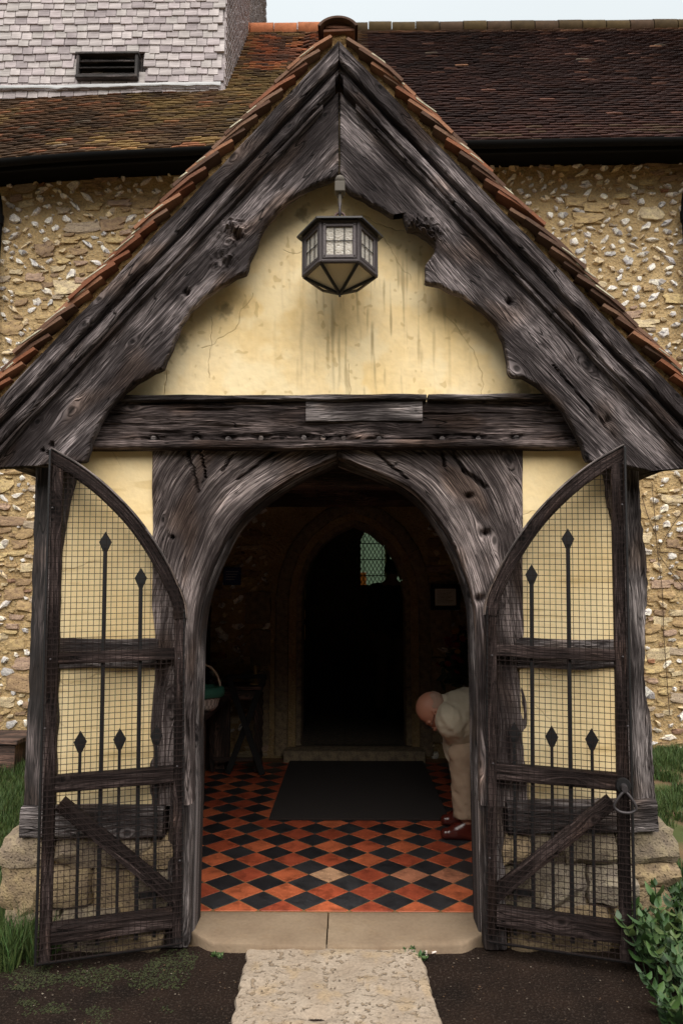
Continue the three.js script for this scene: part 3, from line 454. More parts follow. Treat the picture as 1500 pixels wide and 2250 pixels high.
// ================================================================ BELL TURRET clad in oak shingles, standing through the roof
{
  const tz = -4.62, x1 = -1.485, x0 = -5.4, zb = -8.5;
  const tur = thing('bell_turret', 'square bell turret clad in silvery grey wooden shingles with a louvred opening', 'turret');
  part(tur, 'core', box(x0 + 0.03, 6.2, zb, x1 - 0.03, 13, tz - 0.03), oak);
  const louY = [7.83, 8.10], louX = [-3.24, -2.55];
  const sg = [0, 1, 2].map((k) => uvm(new RoundedBoxGeometry([0.138, 0.122, 0.150][k], 0.25, 0.028, 1, 0.003), 'y'));
  const single_ = [], mass = []; const cour = 0.099;
  for (let r = 0; r < 54; r++) {
    const y = 7.62 + r * cour;
    for (let x = x1 - 0.07 - (r % 2) * 0.06 + rr(-0.02, 0.02); x > x0; x -= 0.002) { const k = Math.floor(rnd() * 3), w = [0.138, 0.122, 0.150][k]; const cx = x - w / 2 + 0.07; x -= w + 0.004; if (cx > louX[0] - 0.085 && cx < louX[1] + 0.085 && y + 0.02 > louY[0] - 0.06 && y - 0.02 < louY[1] + 0.05) continue; (y < 9.4 && cx > -4.45 ? single_ : mass).push([cx, y, tz + 0.012, 0, k]); }
    for (let z = tz - 0.07; z > zb; z -= 0.002) { const k = Math.floor(rnd() * 3), w = [0.138, 0.122, 0.150][k]; const cz = z; z -= w + 0.004; mass.push([x1 + 0.002, y, cz, Math.PI / 2, k]); }
  }
  console.log('shingles', single_.length, mass.length);
  single_.sort((p, q) => (q[0] > -4.32) - (p[0] > -4.32) || p[1] - q[1]); single_.slice(0, 300).forEach(([x, y, z, a, k]) => { const m = part(tur, 'shingle', sg[k], pick(shingleMats)); m.position.set(x, y + 0.075 + rr(-0.012, 0.012), z + rr(-0.002, 0.004)); m.rotation.set(-0.13 + rr(-0.02, 0.02), a, rr(-0.02, 0.02)); });
  const all = mass.concat(single_.slice(300));
  for (let k = 0; k < 3; k++) { const l = all.filter((s) => s[4] === k), im = new THREE.InstancedMesh(sg[k], shingleMats[0], l.length), o = new THREE.Object3D(), c = new THREE.Color(); o.rotation.order = 'YXZ'; l.forEach(([x, y, z, a], i) => { o.position.set(x, y + 0.075 + rr(-0.008, 0.008), z); o.rotation.set(-0.13, a, rr(-0.015, 0.015)); o.updateMatrix(); im.setMatrixAt(i, o.matrix); const t = pick([1, 0.85, 1.05, 0.72, 0.9]); im.setColorAt(i, c.setRGB(t, t * 0.98, t)); }); im.name = 'shingles'; im.userData.kind = 'stuff'; tur.add(im); }
  const lou = part(tur, 'louvre', null); const [a, b] = louX, [c, d] = louY, zf = tz + 0.045;
  part(lou, 'frame', merge([bx(0.035, d - c + 0.06, 0.09, a - 0.015, (c + d) / 2, zf), bx(0.035, d - c + 0.06, 0.09, b + 0.015, (c + d) / 2, zf), bx(b - a + 0.09, 0.03, 0.10, (a + b) / 2, d + 0.02, zf + 0.01), bx(b - a + 0.07, 0.035, 0.10, (a + b) / 2, c - 0.02, zf + 0.01)]), oakDark);
  part(lou, 'opening', box(a, c, tz - 0.02, b, d, tz - 0.014), oak);
  for (const y of [c + 0.05, c + 0.135, c + 0.22]) { const g = bx(b - a - 0.01, 0.016, 0.11, 0, 0, 0, 'x', 0.004); g.rotateX(0.7); g.translate((a + b) / 2, y, zf - 0.005); part(lou, 'slat', g, oakDark); }
  const fl = []; for (let x = x0; x <= x1 + 0.05; x += 0.1) fl.push([x, 7.68 + 0.012 * n2(x * 3, 2) + 0.035 * (x + 4.2) / 2.7]); part(tur, 'flashing', loft(fl.map(([x, y]) => [x, y + 0.03]), fl.map(([x, y]) => [x, y - 0.012 - 0.02 * Math.abs(n2(x * 5, 7))]), 4, tz + 0.075, 0.02, { rough: 1.2, r: 0.006 }), leadMat, 'pale lead flashing');
  const cap = new THREE.ConeGeometry(3.1, 4.2, 4, 1); cap.rotateY(Math.PI / 4); cap.translate((x0 + x1) / 2, 15.1, (tz + zb) / 2); part(tur, 'pyramid_roof', uvm(cap, 'x'), shingleMats[3]);
}
// ================================================================ PORCH
const porch = thing('timber_porch', 'timber framed church porch with cusped bargeboards and ochre plaster gable', 'porch');
const PITCH = Math.atan2(1.772, 1.542), SP = Math.sin(PITCH), CP = Math.cos(PITCH), AX = 0.01, AY = 4.146;   // apex of the verge boards
// distance along the slope (down from the apex) and across it, for one side (s = -1 left, 1 right)
const slopeUV = (s, ou, ov) => (x, y) => { const dx = (x - AX) * s, dy = y - AY; return [dx * CP - dy * SP + ou, dx * SP + dy * CP + ov]; };
const onSlope = (s, l, drop) => [AX + s * (l * CP), AY - l * SP - drop / CP];     // drop = distance measured square to the slope
const bargeL = [[0.005, 3.516], [-0.012, 3.492], [-0.04, 3.481], [-0.088, 3.463], [-0.14, 3.438], [-0.189, 3.408], [-0.243, 3.365], [-0.296, 3.315], [-0.351, 3.235], [-0.382, 3.149], [-0.411, 3.074], [-0.419, 3.047], [-0.432, 3.014], [-0.472, 2.996], [-0.535, 2.961], [-0.6, 2.912], [-0.646, 2.874], [-0.69, 2.83], [-0.73, 2.753], [-0.76, 2.676], [-0.795, 2.578], [-0.807, 2.552], [-0.85, 2.533], [-0.902, 2.499], [-0.973, 2.449], [-1.034, 2.385], [-1.067, 2.336], [-1.093, 2.289], [-1.121, 2.215], [-1.138, 2.141], [-1.145, 2.116], [-1.22, 2.103], [-1.344, 2.095], [-1.53, 2.087], [-1.613, 2.085]];
const bargeR = [[0.012, 3.516], [0.031, 3.451], [0.062, 3.416], [0.126, 3.383], [0.208, 3.332], [0.264, 3.293], [0.275, 3.325], [0.309, 3.338], [0.313, 3.279], [0.332, 3.229], [0.376, 3.217], [0.425, 3.187], [0.457, 3.14], [0.46, 3.113], [0.441, 3.086], [0.415, 3.052], [0.413, 2.965], [0.473, 2.951], [0.559, 2.911], [0.638, 2.857], [0.698, 2.804], [0.74, 2.747], [0.77, 2.677], [0.782, 2.607], [0.787, 2.536], [0.801, 2.512], [0.856, 2.503], [0.916, 2.469], [0.976, 2.411], [1.035, 2.341], [1.077, 2.262], [1.111, 2.188], [1.125, 2.132], [1.133, 2.111], [1.24, 2.098], [1.412, 2.061], [1.434, 2.09], [1.556, 2.089], [1.637, 2.087]];
const knots = [[-0.49, 3.217, 0.07, 0.03], [-0.47, 3.19, 0.018, -0.07], [-0.541, 3.082, 0.06, 0.022], [-0.52, 3.05, 0.022, -0.03], [-0.727, 2.906, 0.035, 0.008], [-0.705, 2.915, 0.014, -0.05], [0.42, 3.19, 0.075, 0.03], [0.36, 3.24, 0.05, 0.03], [0.816, 2.844, 0.045, 0.012], [0.80, 2.862, 0.014, -0.05], [0.9, 2.6, 0.03, 0.006], [1.232, 2.30, 0.016, -0.03], [-1.30, 2.19, 0.010, -0.04], [-1.34, 2.165, 0.008, -0.04], [-1.31, 2.15, 0.008, -0.04]];
const knotDisp = (x, y) => { let d = 0; for (const [kx, ky, r, h] of knots) { const e = Math.exp(-((x - kx) ** 2 + (y - ky) ** 2) / (r * r)); if (e > 0.02) d += h < 0 ? h * e : h * e * (0.5 + 1.6 * Math.abs(n2(x * 38, y * 38, 0, 0, 12)) - 0.9 * Math.abs(n2(x * 17 + 4, y * 17, 0, 0, 13))); } return d; };
for (const s of [-1, 1]) {
  // big cusped board: upper edge runs under the moulding, lower edge is the carved outline
  const low = resample(s < 0 ? bargeL : bargeR, 190).map(([x, y], i) => [x + 0.005 * n2(i * 0.21, s * 7), y + 0.005 * n2(i * 0.21 + 40, s * 7)]);
  let last = -1; const up = low.map(([x, y]) => { const l = Math.max(last + 0.001, (x - AX) * s * CP - (y - AY) * SP); last = l; return onSlope(s, Math.min(l, 2.46), 0.135); });
  up.forEach((p, i) => { if (s * p[0] < AX * s + 0.002) p[0] = AX + s * 0.002; });
  const top = onSlope(s, 0.16, 0.135); const k0 = up.findIndex((p) => p[1] < top[1]);
  // near the apex the two boards meet on the centre line
  const nA = 26, a = [], b = [];
  for (let i = 0; i < nA; i++) { const t = i / nA; a.push([AX + s * 0.003, mix(AY - 0.135 / CP - 0.02, AY - 0.135 / CP - 0.02, t)]); b.push([AX + s * 0.003, 0]); }
  const A = [], B = []; const apexY = AY - 0.135 / CP;
  const l0 = (0 * CP - (3.516 - AY) * SP);
  for (let i = 0; i <= nA; i++) { const t = i / nA; A.push(onSlope(s, mix(0.005 + 0.135 * SP / CP * 0, l0, t), 0.135)); B.push([AX + s * 0.003, mix(apexY - 0.012, 3.516, t)]); }
  low.forEach((p, i) => { if (i) { A.push(up[i]); B.push(p); } });
  part(porch, 'bargeboard', loft(A, B, 34, 0.168, 0.05, { uv: slopeUV(s, s < 0 ? 0.3 : 3.5, s < 0 ? 0.1 : 0.5), disp: (x, y) => knotDisp(x, y) - 0.03 * sst(0.01, 0, Math.abs(s > 0 ? (y - 2.55 + (x - 1.0) * 1.28) : 9)) * sst(0.95, 1.0, x) * sst(1.3, 1.2, x), r: 0.016, rough: 1.5 }), oakBarge);
  const st = (l1, l2, d1, d2, z, th, name, m = oakBarge, o = {}) => { const p0 = onSlope(s, l1, d1), p1 = onSlope(s, l2, d1), n = 90, a2 = [], b2 = [], e = rnd() * 30; for (let i = 0; i <= n; i++) { const l = mix(l1, l2, i / n), w = 0.004 * n2(l * 5, e); const P = onSlope(s, l, d1 + w), Q = onSlope(s, l, d2 + 0.006 * n2(l * 4, e + 9)); for (const q of [P, Q]) if (s * (q[0] - AX) < 0.002) q[0] = AX + s * 0.002; a2.push(P); b2.push(Q); } part(porch, name, loft(a2, b2, 10, z, th, { uv: slopeUV(s, rnd() * 5, rnd() * 5), ...o }), m); };
  st(0.0, 2.44, 0.0, 0.068, 0.235, 0.13, 'verge_board', oakBarge, { r: 0.012, rough: 1.6 });
  st(0.0, 2.44, 0.069, 0.092, 0.185, 0.06, 'groove_fillet', oakBarge, { r: 0.004 });
  st(0.03, 2.46, 0.092, 0.138, 0.222, 0.07, 'moulding', oakBarge, { r: 0.016, rough: 1.6, disp: (x, y) => -0.05 * Math.max(...[[-0.11, 3.896], [0.085, 3.906], [0.674, 3.471 - 0.06], [1.232, 2.66]].map(([kx, ky]) => Math.exp(-((x - kx) ** 2 + (y - ky) ** 2) / 0.00022))) });
  st(0.12, 2.46, 0.139, 0.156, 0.203, 0.04, 'moulding', oakBarge, { r: 0.006, rough: 1 });
  // roof slope: boarding, mortar bedding, tiles
  const RL = 2.62, UP = 0.0;
  const deckPts = [onSlope(s, -0.02, 0.0), onSlope(s, RL, 0.0), onSlope(s, RL, -0.022), onSlope(s, -0.02, -0.022)].map((p) => [p[0] + (s < 0 ? -0.004 : 0.004) * 0, p[1]]);
  part(porch, 'roof_boarding', extr(s > 0 ? deckPts.reverse() : deckPts, 3.58, WZ + 0.001, { g: 'z' }), oak);
  const bed = []; const bn = 120; const ba = [], bb = []; for (let i = 0; i <= bn; i++) { const l = mix(0.03, RL - 0.02, i / bn), e = 0.010 * n2(l * 16, s * 3) + 0.006 * n2(l * 45, s * 5); ba.push(onSlope(s, l, -0.034 + e * 0.5)); bb.push(onSlope(s, l, -0.002 + e)); }
  part(porch, 'mortar_bedding', loft(ba, bb, 6, 0.215, 0.16, { rough: 1.5, r: 0.012, disp: (x, y) => 0.012 * n2(x * 14, y * 14, 0, 0, 19) }), bedding);
}
{
  // plain clay tiles; the verge course shows end-on
  const gauge = 0.088, nC = 27, rest = [], red = [[.25, .10, .055], [.20, .08, .045], [.16, .075, .048], [.12, .065, .045], [.28, .135, .08], [.19, .11, .075], [.10, .058, .042]].map((c) => clay(...c, 0.85));
  const tg = [0, 1, 2, 3].map(() => { const g = new THREE.BoxGeometry(0.265, 0.015, 0.165, 3, 1, 2), p = g.attributes.position, sd = rnd() * 40; for (let i = 0; i < p.count; i++) { const x = p.getX(i), z = p.getZ(i); p.setY(i, p.getY(i) + 0.010 * (1 - (x / 0.1325) ** 2) + 0.004 * n2(x * 14 + sd, z * 14)); p.setZ(i, z + 0.004 * n2(x * 20, sd)); } return uvm(toCreasedNormals(g, 0.7), 'x'); });
  const lichen = clay(0.5, 0.45, 0.34, 0.95);
  for (const s of [-1, 1]) for (let k = 0; k < nC; k++) {
    const l = 2.60 - k * gauge;           // centre of the tile along the slope
    for (let c = 0; c < 23; c++) {
      const z = 0.268 - 0.083 - c * 0.167 - (k % 2 && c ? 0.083 : 0), hw = k % 2 && !c;
      const p = onSlope(s, l - 0.10, -0.042 - rr(0, 0.006)), o = new THREE.Object3D();
      o.position.set(p[0], p[1], z + (c ? 0 : rr(-0.012, 0.012))); o.rotation.z = -s * (PITCH - 0.165 + rr(-0.025, 0.025)); o.rotation.y = rr(-0.03, 0.03); if (c === 0) o.rotation.x = rr(-0.05, 0.03);
      if (z < WZ + 0.09) continue;
      const gi = Math.floor(rnd() * 4), mi = Math.floor(rnd() * red.length);
      if (c === 0) { const m = part(porch, 'verge_tile', tg[gi], red[mi]); m.position.copy(o.position); m.rotation.copy(o.rotation);
        // lichen crust on the exposed end of some tiles
        if (rnd() < 0.62) { const g = boulder(rr(0.05, 0.12), 0.006, 0.008, 0.5, 0.15, 2); const q = part(m, 'lichen', g, lichen); q.position.set(-s * rr(-0.07, 0.0) , rr(0.008, 0.012), 0.081); } }
      else { o.updateMatrix(); const g = tg[gi].clone(); g.applyMatrix4(o.matrix); rest.push([g, mi]); }
    }
  }
  red.forEach((m, i) => { const q = part(porch, 'roof_tiles', merge(rest.filter((r) => r[1] === i).map((r) => r[0])), m); q.userData.kind = 'stuff'; });
  for (let c = 0; c < 9; c++) { const z = 0.27 - 0.2 - c * 0.405; const g = new THREE.CylinderGeometry(0.104, 0.104, 0.40, 14, 1, true, -1.15, 2.3); const inn = new THREE.CylinderGeometry(0.091, 0.091, 0.40, 14, 1, true, -1.15, 2.3); const ends = []; for (const e of [-0.2, 0.2]) { const q = new THREE.RingGeometry(0.091, 0.104, 14, 1, Math.PI / 2 - 1.15, 2.3); q.translate(0, 0, e); ends.push(q); } for (const q of [g, inn]) { q.rotateX(-Math.PI / 2); } const mg = merge([g, inn, ...ends].map((q) => uvm(q, 'x'))); const m = part(porch, 'ridge_tile', mg, red[[6, 3, 5, 2][c % 4]]); m.scale.y = 0.8; m.position.set(AX + rr(-0.006, 0.006), AY + 0.014 + rr(-0.006, 0.006), z); }
  part(porch, 'ridge_bedding', boulder(0.16, 0.12, 0.34, 0.6, 0.06, 3).translate(AX, AY + 0.035, 0.045), bedding); for (const [w, y, z, t] of [[0.10, 0.085, 0.215, 0.02], [0.13, 0.062, 0.222, -0.03], [0.15, 0.04, 0.228, 0.04]]) part(porch, 'tile_slip', bx(w, 0.014, 0.1, 0, 0, 0, 'x', 0.003).rotateZ(t).translate(AX, AY + y, z - 0.03), red[2]);
}
// ---- gable wall: ochre plaster on laths, behind the bargeboards
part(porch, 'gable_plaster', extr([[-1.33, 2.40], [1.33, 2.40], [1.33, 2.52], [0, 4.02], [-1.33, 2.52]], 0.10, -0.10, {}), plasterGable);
{ // uv of the gable is the real position, so that stains sit where they are
  const m = porch.children[porch.children.length - 1], p = m.geometry.attributes.position, uv = m.geometry.attributes.uv; for (let i = 0; i < p.count; i++) uv.setXY(i, p.getX(i), p.getY(i));
}
// ---- tie beam: eroded face, peg holes, drip moulding below, ledge above
{
  const pegX = [-0.871, -0.667, -0.517, -0.36, -0.156, -0.07, 0.03, 0.197, 0.49, 0.665, 0.841];
  const dsp = (x, y) => { let d = 0; for (const p of pegX) { const e = Math.exp(-(((x - p) / 0.030) ** 2) - (((y - 2.246) / 0.018) ** 2)); d -= 0.036 * e; const f = Math.exp(-(((x - p) / 0.10) ** 2) - (((y - 2.252) / 0.022) ** 2)); d -= 0.008 * f * (0.5 + n2(x * 30, y * 60)); }
    d -= 0.022 * Math.exp(-(((x + 0.75) / 0.06) ** 2) - (((y - 2.262) / 0.018) ** 2)); d += 0.010 * n2(x * 2.3, y * 26, 0, 0, 3); d -= 0.012 * sst(0.25, 0.6, n2(x * 3 + 5, y * 40, 0, 0, 4)); return d; };
  part(porch, 'tie_beam', plank(-1.36, 2.236, 1.36, 2.236, 0.188, 0.045, 0.2, { ns: 420, nt: 44, disp: dsp, r: 0.008, rough: 1.6 }), oakBeam);
  part(porch, 'drip_moulding', plank(-1.36, 2.196, 1.36, 2.196, 0.04, 0.068, 0.2, { ns: 120, nt: 6, r: 0.016, wave: 0.006, rough: 1.2 }), oakBeam);
  part(porch, 'ledge', plank(-1.36, 2.424, 0.42, 2.424, 0.026, 0.078, 0.16, { ns: 90, nt: 5, r: 0.008, wave: 0.006, rough: 1.4 }), oak); part(porch, 'ledge', plank(0.428, 2.422, 1.36, 2.424, 0.026, 0.082, 0.16, { ns: 60, nt: 5, r: 0.008, wave: 0.006, rough: 1.4 }), oak);
  part(porch, 'repair_piece', plank(-0.149, 2.326, 0.401, 2.326, 0.096, 0.058, 0.06, { ns: 30, nt: 8, r: 0.003, wave: 0.001, rough: 0.3 }), oak, 'paler repair piece let into the tie beam');
  for (const p of pegX) { const g = new THREE.CylinderGeometry(0.0125, 0.015, 0.05, 7); g.rotateX(Math.PI / 2); g.translate(p + rr(-0.003, 0.003), 2.245 + rr(-0.004, 0.004), 0.027 + rr(-0.006, 0.006)); part(porch, 'oak_peg', uvm(g, 'z'), oak); }
}
// ---- doorway: two great curved timbers meeting at the point of the arch
{
  const archL = [[-0.658, 0.57], [-0.665, 0.87], [-0.665, 1.085], [-0.662, 1.326], [-0.647, 1.46], [-0.616, 1.572], [-0.564, 1.703], [-0.494, 1.833], [-0.393, 1.94], [-0.286, 2.021], [-0.16, 2.098], [-0.004, 2.167]];
  const archR = [[0.646, 0.57], [0.649, 0.872], [0.65, 1.087], [0.647, 1.36], [0.638, 1.473], [0.603, 1.605], [0.558, 1.722], [0.501, 1.829], [0.407, 1.956], [0.31, 2.034], [0.164, 2.104], [0.001, 2.167]];
  const outL = [[-0.852, 0.56], [-0.862, 0.825], [-0.845, 1.09], [-0.835, 1.25], [-0.868, 1.45], [-0.876, 1.8], [-0.889, 2.205]], outR = [[0.858, 0.56], [0.867, 1.02], [0.83, 1.17], [0.862, 1.33], [0.872, 1.8], [0.886, 2.205]];
  for (const s of [-1, 1]) {
    const inn = resample(smoothPts(s < 0 ? archL : archR, 200), 240), o1 = resample(s < 0 ? outL : outR, 154), o2 = resample([[s < 0 ? -0.889 : 0.886, 2.205], [s * 0.002, 2.205]], 86), out = o1.concat(o2.slice(1));
    const Lc = 1.75, ou = s < 0 ? 1.1 : 4.3, ov = s < 0 ? 0.2 : 0.55;
    const splits = s < 0 ? [[-0.72, 2.2, -0.66, 2.0, 0.012], [-0.66, 2.2, -0.62, 2.06, 0.006], [-0.5, 2.18, -0.55, 2.1, 0.01], [-0.30, 2.195, -0.47, 2.06, 0.012]] : [[0.55, 2.19, 0.6, 2.1, 0.014], [0.60, 2.1, 0.70, 2.02, 0.016], [0.18, 2.19, 0.33, 2.06, 0.010], [0.5, 2.18, 0.51, 2.12, 0.008]];
    const holes = s < 0 ? [[-0.53, 1.72, 0.018], [-0.78, 1.78, 0.012]] : [[0.625, 1.975, 0.02], [0.70, 1.80, 0.02], [0.665, 1.49, 0.026]];
    const dsp = (x, y) => { let d = 0.008 * n2(x * 5, y * 4, 0, 0, 23) + 0.008 * n2(x * 12, y * 10, 0, 0, 24); for (const [ax, ay, bx2, by, w] of splits) { const q = crackAt([[ax, ay], [bx2, by]], x + 0.008 * n2(x * 22, y * 22), y); d -= 0.03 * sst(w * 0.9, w * 0.2, q); } for (const [hx, hy, r] of holes) d -= 0.05 * Math.exp(-((x - hx) ** 2 + ((y - hy) * 1.5) ** 2) / (r * r)); if (y < 1.3) d -= 0.015 * sst(0.1, 0.5, n2(x * 22, y * 3, 0, 0, 25)); return d; };
    part(porch, 'arch_timber', loft(inn, out, 80, 0, 0.23, { uv: (x, y, i, t, len) => [i * Lc + ou, t * len + ov + 0.007 * n2(x * 5, y * 5)], disp: dsp, r: 0.014, rough: 1.6 }), oakArch);
    // inner order of the arch, set back
    const offp = (w) => inn.map((p, i) => { const a = inn[Math.max(0, i - 1)], b = inn[Math.min(240, i + 1)], dx = b[0] - a[0], dy = b[1] - a[1], l = Math.hypot(dx, dy); return [p[0] - s * Math.abs(dy / l) * w, p[1] - Math.abs(dx / l) * w]; });
    const full = (w) => [[s * (s < 0 ? 0.660 : 0.648) - s * w, -0.03], ...offp(w).map((p) => [s * Math.max(0.001, s * p[0]), p[1]])];
    part(porch, 'arch_moulding', loft(full(-0.004), full(0.011), 5, -0.085, 0.14, { uv: (x, y, i, t) => [i * 2.3 + ou, t * 0.03 + 0.3], r: 0.008 }), oak);
    part(porch, 'jamb', plank(s < 0 ? -0.660 : 0.748, -0.035, s < 0 ? -0.660 : 0.748, 0.568, 0.1, -0.003, 0.225, { r: 0.012, rough: 1.5 }), oak);
  }
}
// ---- corner posts, rails, sill beams, plaster panels
for (const s of [-1, 1]) {
  const o = s < 0 ? [[-1.42, 0.57], [-1.425, 1.1], [-1.445, 2.12]] : [[1.432, 0.60], [1.425, 0.75], [1.428, 0.9], [1.41, 1.1], [1.42, 1.32], [1.445, 1.6], [1.437, 1.74], [1.43, 1.9], [1.43, 2.12]];
  const i = s < 0 ? [[-1.275, 0.57], [-1.285, 1.1], [-1.30, 1.7], [-1.24, 2.12]] : [[1.275, 0.60], [1.273, 0.9], [1.29, 1.3], [1.297, 1.74], [1.26, 2.05], [1.235, 2.12]];
  const a = resample(smoothPts(o, 60), 90), b = resample(smoothPts(i, 60), 90);
  const wv = (p, k) => [p[0] + 0.007 * n2(p[1] * 9, s * 3 + k) + (s > 0 ? 0.006 * n2(p[1] * 24, k) : 0), p[1]];
  part(porch, 'corner_post', loft(a.map((p) => wv(p, 1)), b.map((p) => wv(p, 5)), 16, 0.012, 0.18, { uv: (x, y) => [y + s, x + s * 0.3], r: 0.02, rough: 1.8, disp: (x, y) => s > 0 ? -0.016 * sst(0.1, 0.6, n2(x * 24, y * 2.4, 0, 0, 30)) : 0 }), s < 0 ? oakDark : oak);
  part(porch, 'rail', plank(s < 0 ? -1.31 : 0.825, 1.172, s < 0 ? -0.83 : 1.31, 1.172, 0.136, 0.006, 0.12, { r: 0.012, rough: 1.4, wave: 0.01 }), oak);
  part(porch, 'sill_beam', plank(s < 0 ? -1.415 : 0.757, s < 0 ? 0.43 : 0.455, s < 0 ? -0.776 : 1.42, s < 0 ? 0.43 : 0.465, 0.138, 0.035, 0.22, { r: 0.018, rough: 1.8, nt: 12 }), oak);
  const x0 = s < 0 ? -1.34 : 0.84, x1 = s < 0 ? -0.84 : 1.34;
  part(porch, 'plaster_panel', box(x0, 0.5, -0.12, x1, 1.2, -0.016), plaster); part(porch, 'plaster_panel', box(x0, 1.28, -0.12, x1, 2.25, -0.018), plaster);
  // back of the front wall, side wall with studs, bench
  part(porch, 'inner_lining', box(s < 0 ? -1.3 : 0.68, 0.0, -0.24, s < 0 ? -0.70 : 1.3, 2.3, -0.235), mortar);
  const xs = s * 1.36; part(porch, 'side_wall', box(Math.min(xs, s * 1.30), 0.4, WZ + 0.002, Math.max(xs, s * 1.30), 2.14, -0.17), plaster);
  for (const z of [-0.9, -1.8, -2.7, -3.46]) part(porch, 'stud', bx(0.14, 1.62, 0.13, s * 1.345, 1.27, z, 'y'), oak);
  part(porch, 'wall_plate', bx(0.16, 0.15, 3.3, s * 1.345, 2.10, -1.86, 'z'), oak);
  part(porch, 'plinth_wall', box(Math.min(s * 1.42, s * 1.24), -0.1, WZ + 0.002, Math.max(s * 1.42, s * 1.24), 0.42, -0.2), mortar);
  part(porch, s < 0 ? 'side_shelf' : 'bench_seat', bx(0.3, 0.04, 2.6, s * 1.13, s < 0 ? 0.63 : 0.44, -2.05, 'z'), oakBrown);
  for (const z of [-0.9, -2.0, -3.1]) part(porch, s < 0 ? 'shelf_support' : 'bench_support', bx(0.26, s < 0 ? 0.61 : 0.42, 0.05, s * 1.13, s < 0 ? 0.305 : 0.21, z, 'y'), oakBrown);
}
part(porch, 'inner_lining', extr([[-1.3, 2.3], [1.3, 2.3], [0, 3.95]], 0.006, -0.24), mortar);
for (const z of [-0.52, -2.0]) part(porch, 'roof_beam', plank(-1.4, z < -1 ? 2.20 : 2.105, 1.4, z < -1 ? 2.20 : 2.105, 0.17, z, 0.14, { r: 0.015 }), oakBrown);
// ---- rubble plinth under the sill beams
{
  const rows = { '-1': [[-1.40, 0.365, 0.24, 0.13], [-1.17, 0.36, 0.22, 0.14], [-0.95, 0.365, 0.22, 0.13], [-0.77, 0.36, 0.16, 0.14], [-1.41, 0.20, 0.22, 0.2], [-1.20, 0.215, 0.2, 0.16], [-0.98, 0.2, 0.24, 0.19], [-0.78, 0.2, 0.18, 0.17], [-1.36, 0.03, 0.26, 0.17], [-1.10, 0.035, 0.26, 0.19], [-0.85, 0.02, 0.24, 0.17]],
    '1': [[1.38, 0.395, 0.27, 0.15], [1.13, 0.39, 0.24, 0.14], [0.91, 0.385, 0.22, 0.14], [0.76, 0.38, 0.13, 0.13], [1.42, 0.27, 0.2, 0.1], [1.22, 0.235, 0.22, 0.17], [0.99, 0.225, 0.24, 0.19], [0.79, 0.22, 0.18, 0.18], [1.36, 0.09, 0.28, 0.24], [1.08, 0.04, 0.26, 0.2], [0.83, 0.03, 0.22, 0.19]] };
  for (const s of [-1, 1]) {
    part(porch, 'plinth_core', box(s < 0 ? -1.44 : 0.76, -0.12, -0.2, s < 0 ? -0.78 : 1.44, 0.415, -0.05), mortar);
    for (const [x, y, w, h] of rows[s]) part(porch, 'plinth_stone', boulder(w * 1.02, h * 1.04, 0.26, 0.38, 0.07, 4).translate(x + (Math.abs(x) < 0.9 ? Math.sign(x) * 0.04 : 0), y, -0.125 + rr(-0.015, 0.015)), pick(blockMats));
  }
}
// ---- threshold: two worn stones
for (const s of [-1, 1]) {
  const a = [], b = []; for (let i = 0; i <= 24; i++) { const x = s < 0 ? mix(-0.675, -0.05, i / 24) : mix(-0.043, 0.662, i / 24); a.push([x, 0.288]); b.push([x, -0.005 - 0.02 * (1 - (x / 0.66) ** 2) + 0.006 * n2(x * 12, 3) + (Math.abs(x) > 0.56 ? (Math.abs(x) - 0.56) * 0.9 : 0)]); }
  const g = loft(a, b, 10, 0, 0.12, { r: 0.014, rough: 0.6, uv: (x, y) => [x + s, y], disp: (x, y) => -0.012 * (1 - (x / 0.7) ** 2) * sst(0.3, 0.0, y) - 0.02 * Math.exp(-((x + 0.045) ** 2 + (y - 0.16) ** 2) / 0.0003) }); g.rotateX(-Math.PI / 2);
  part(porch, 'threshold_stone', g, threshold);
}

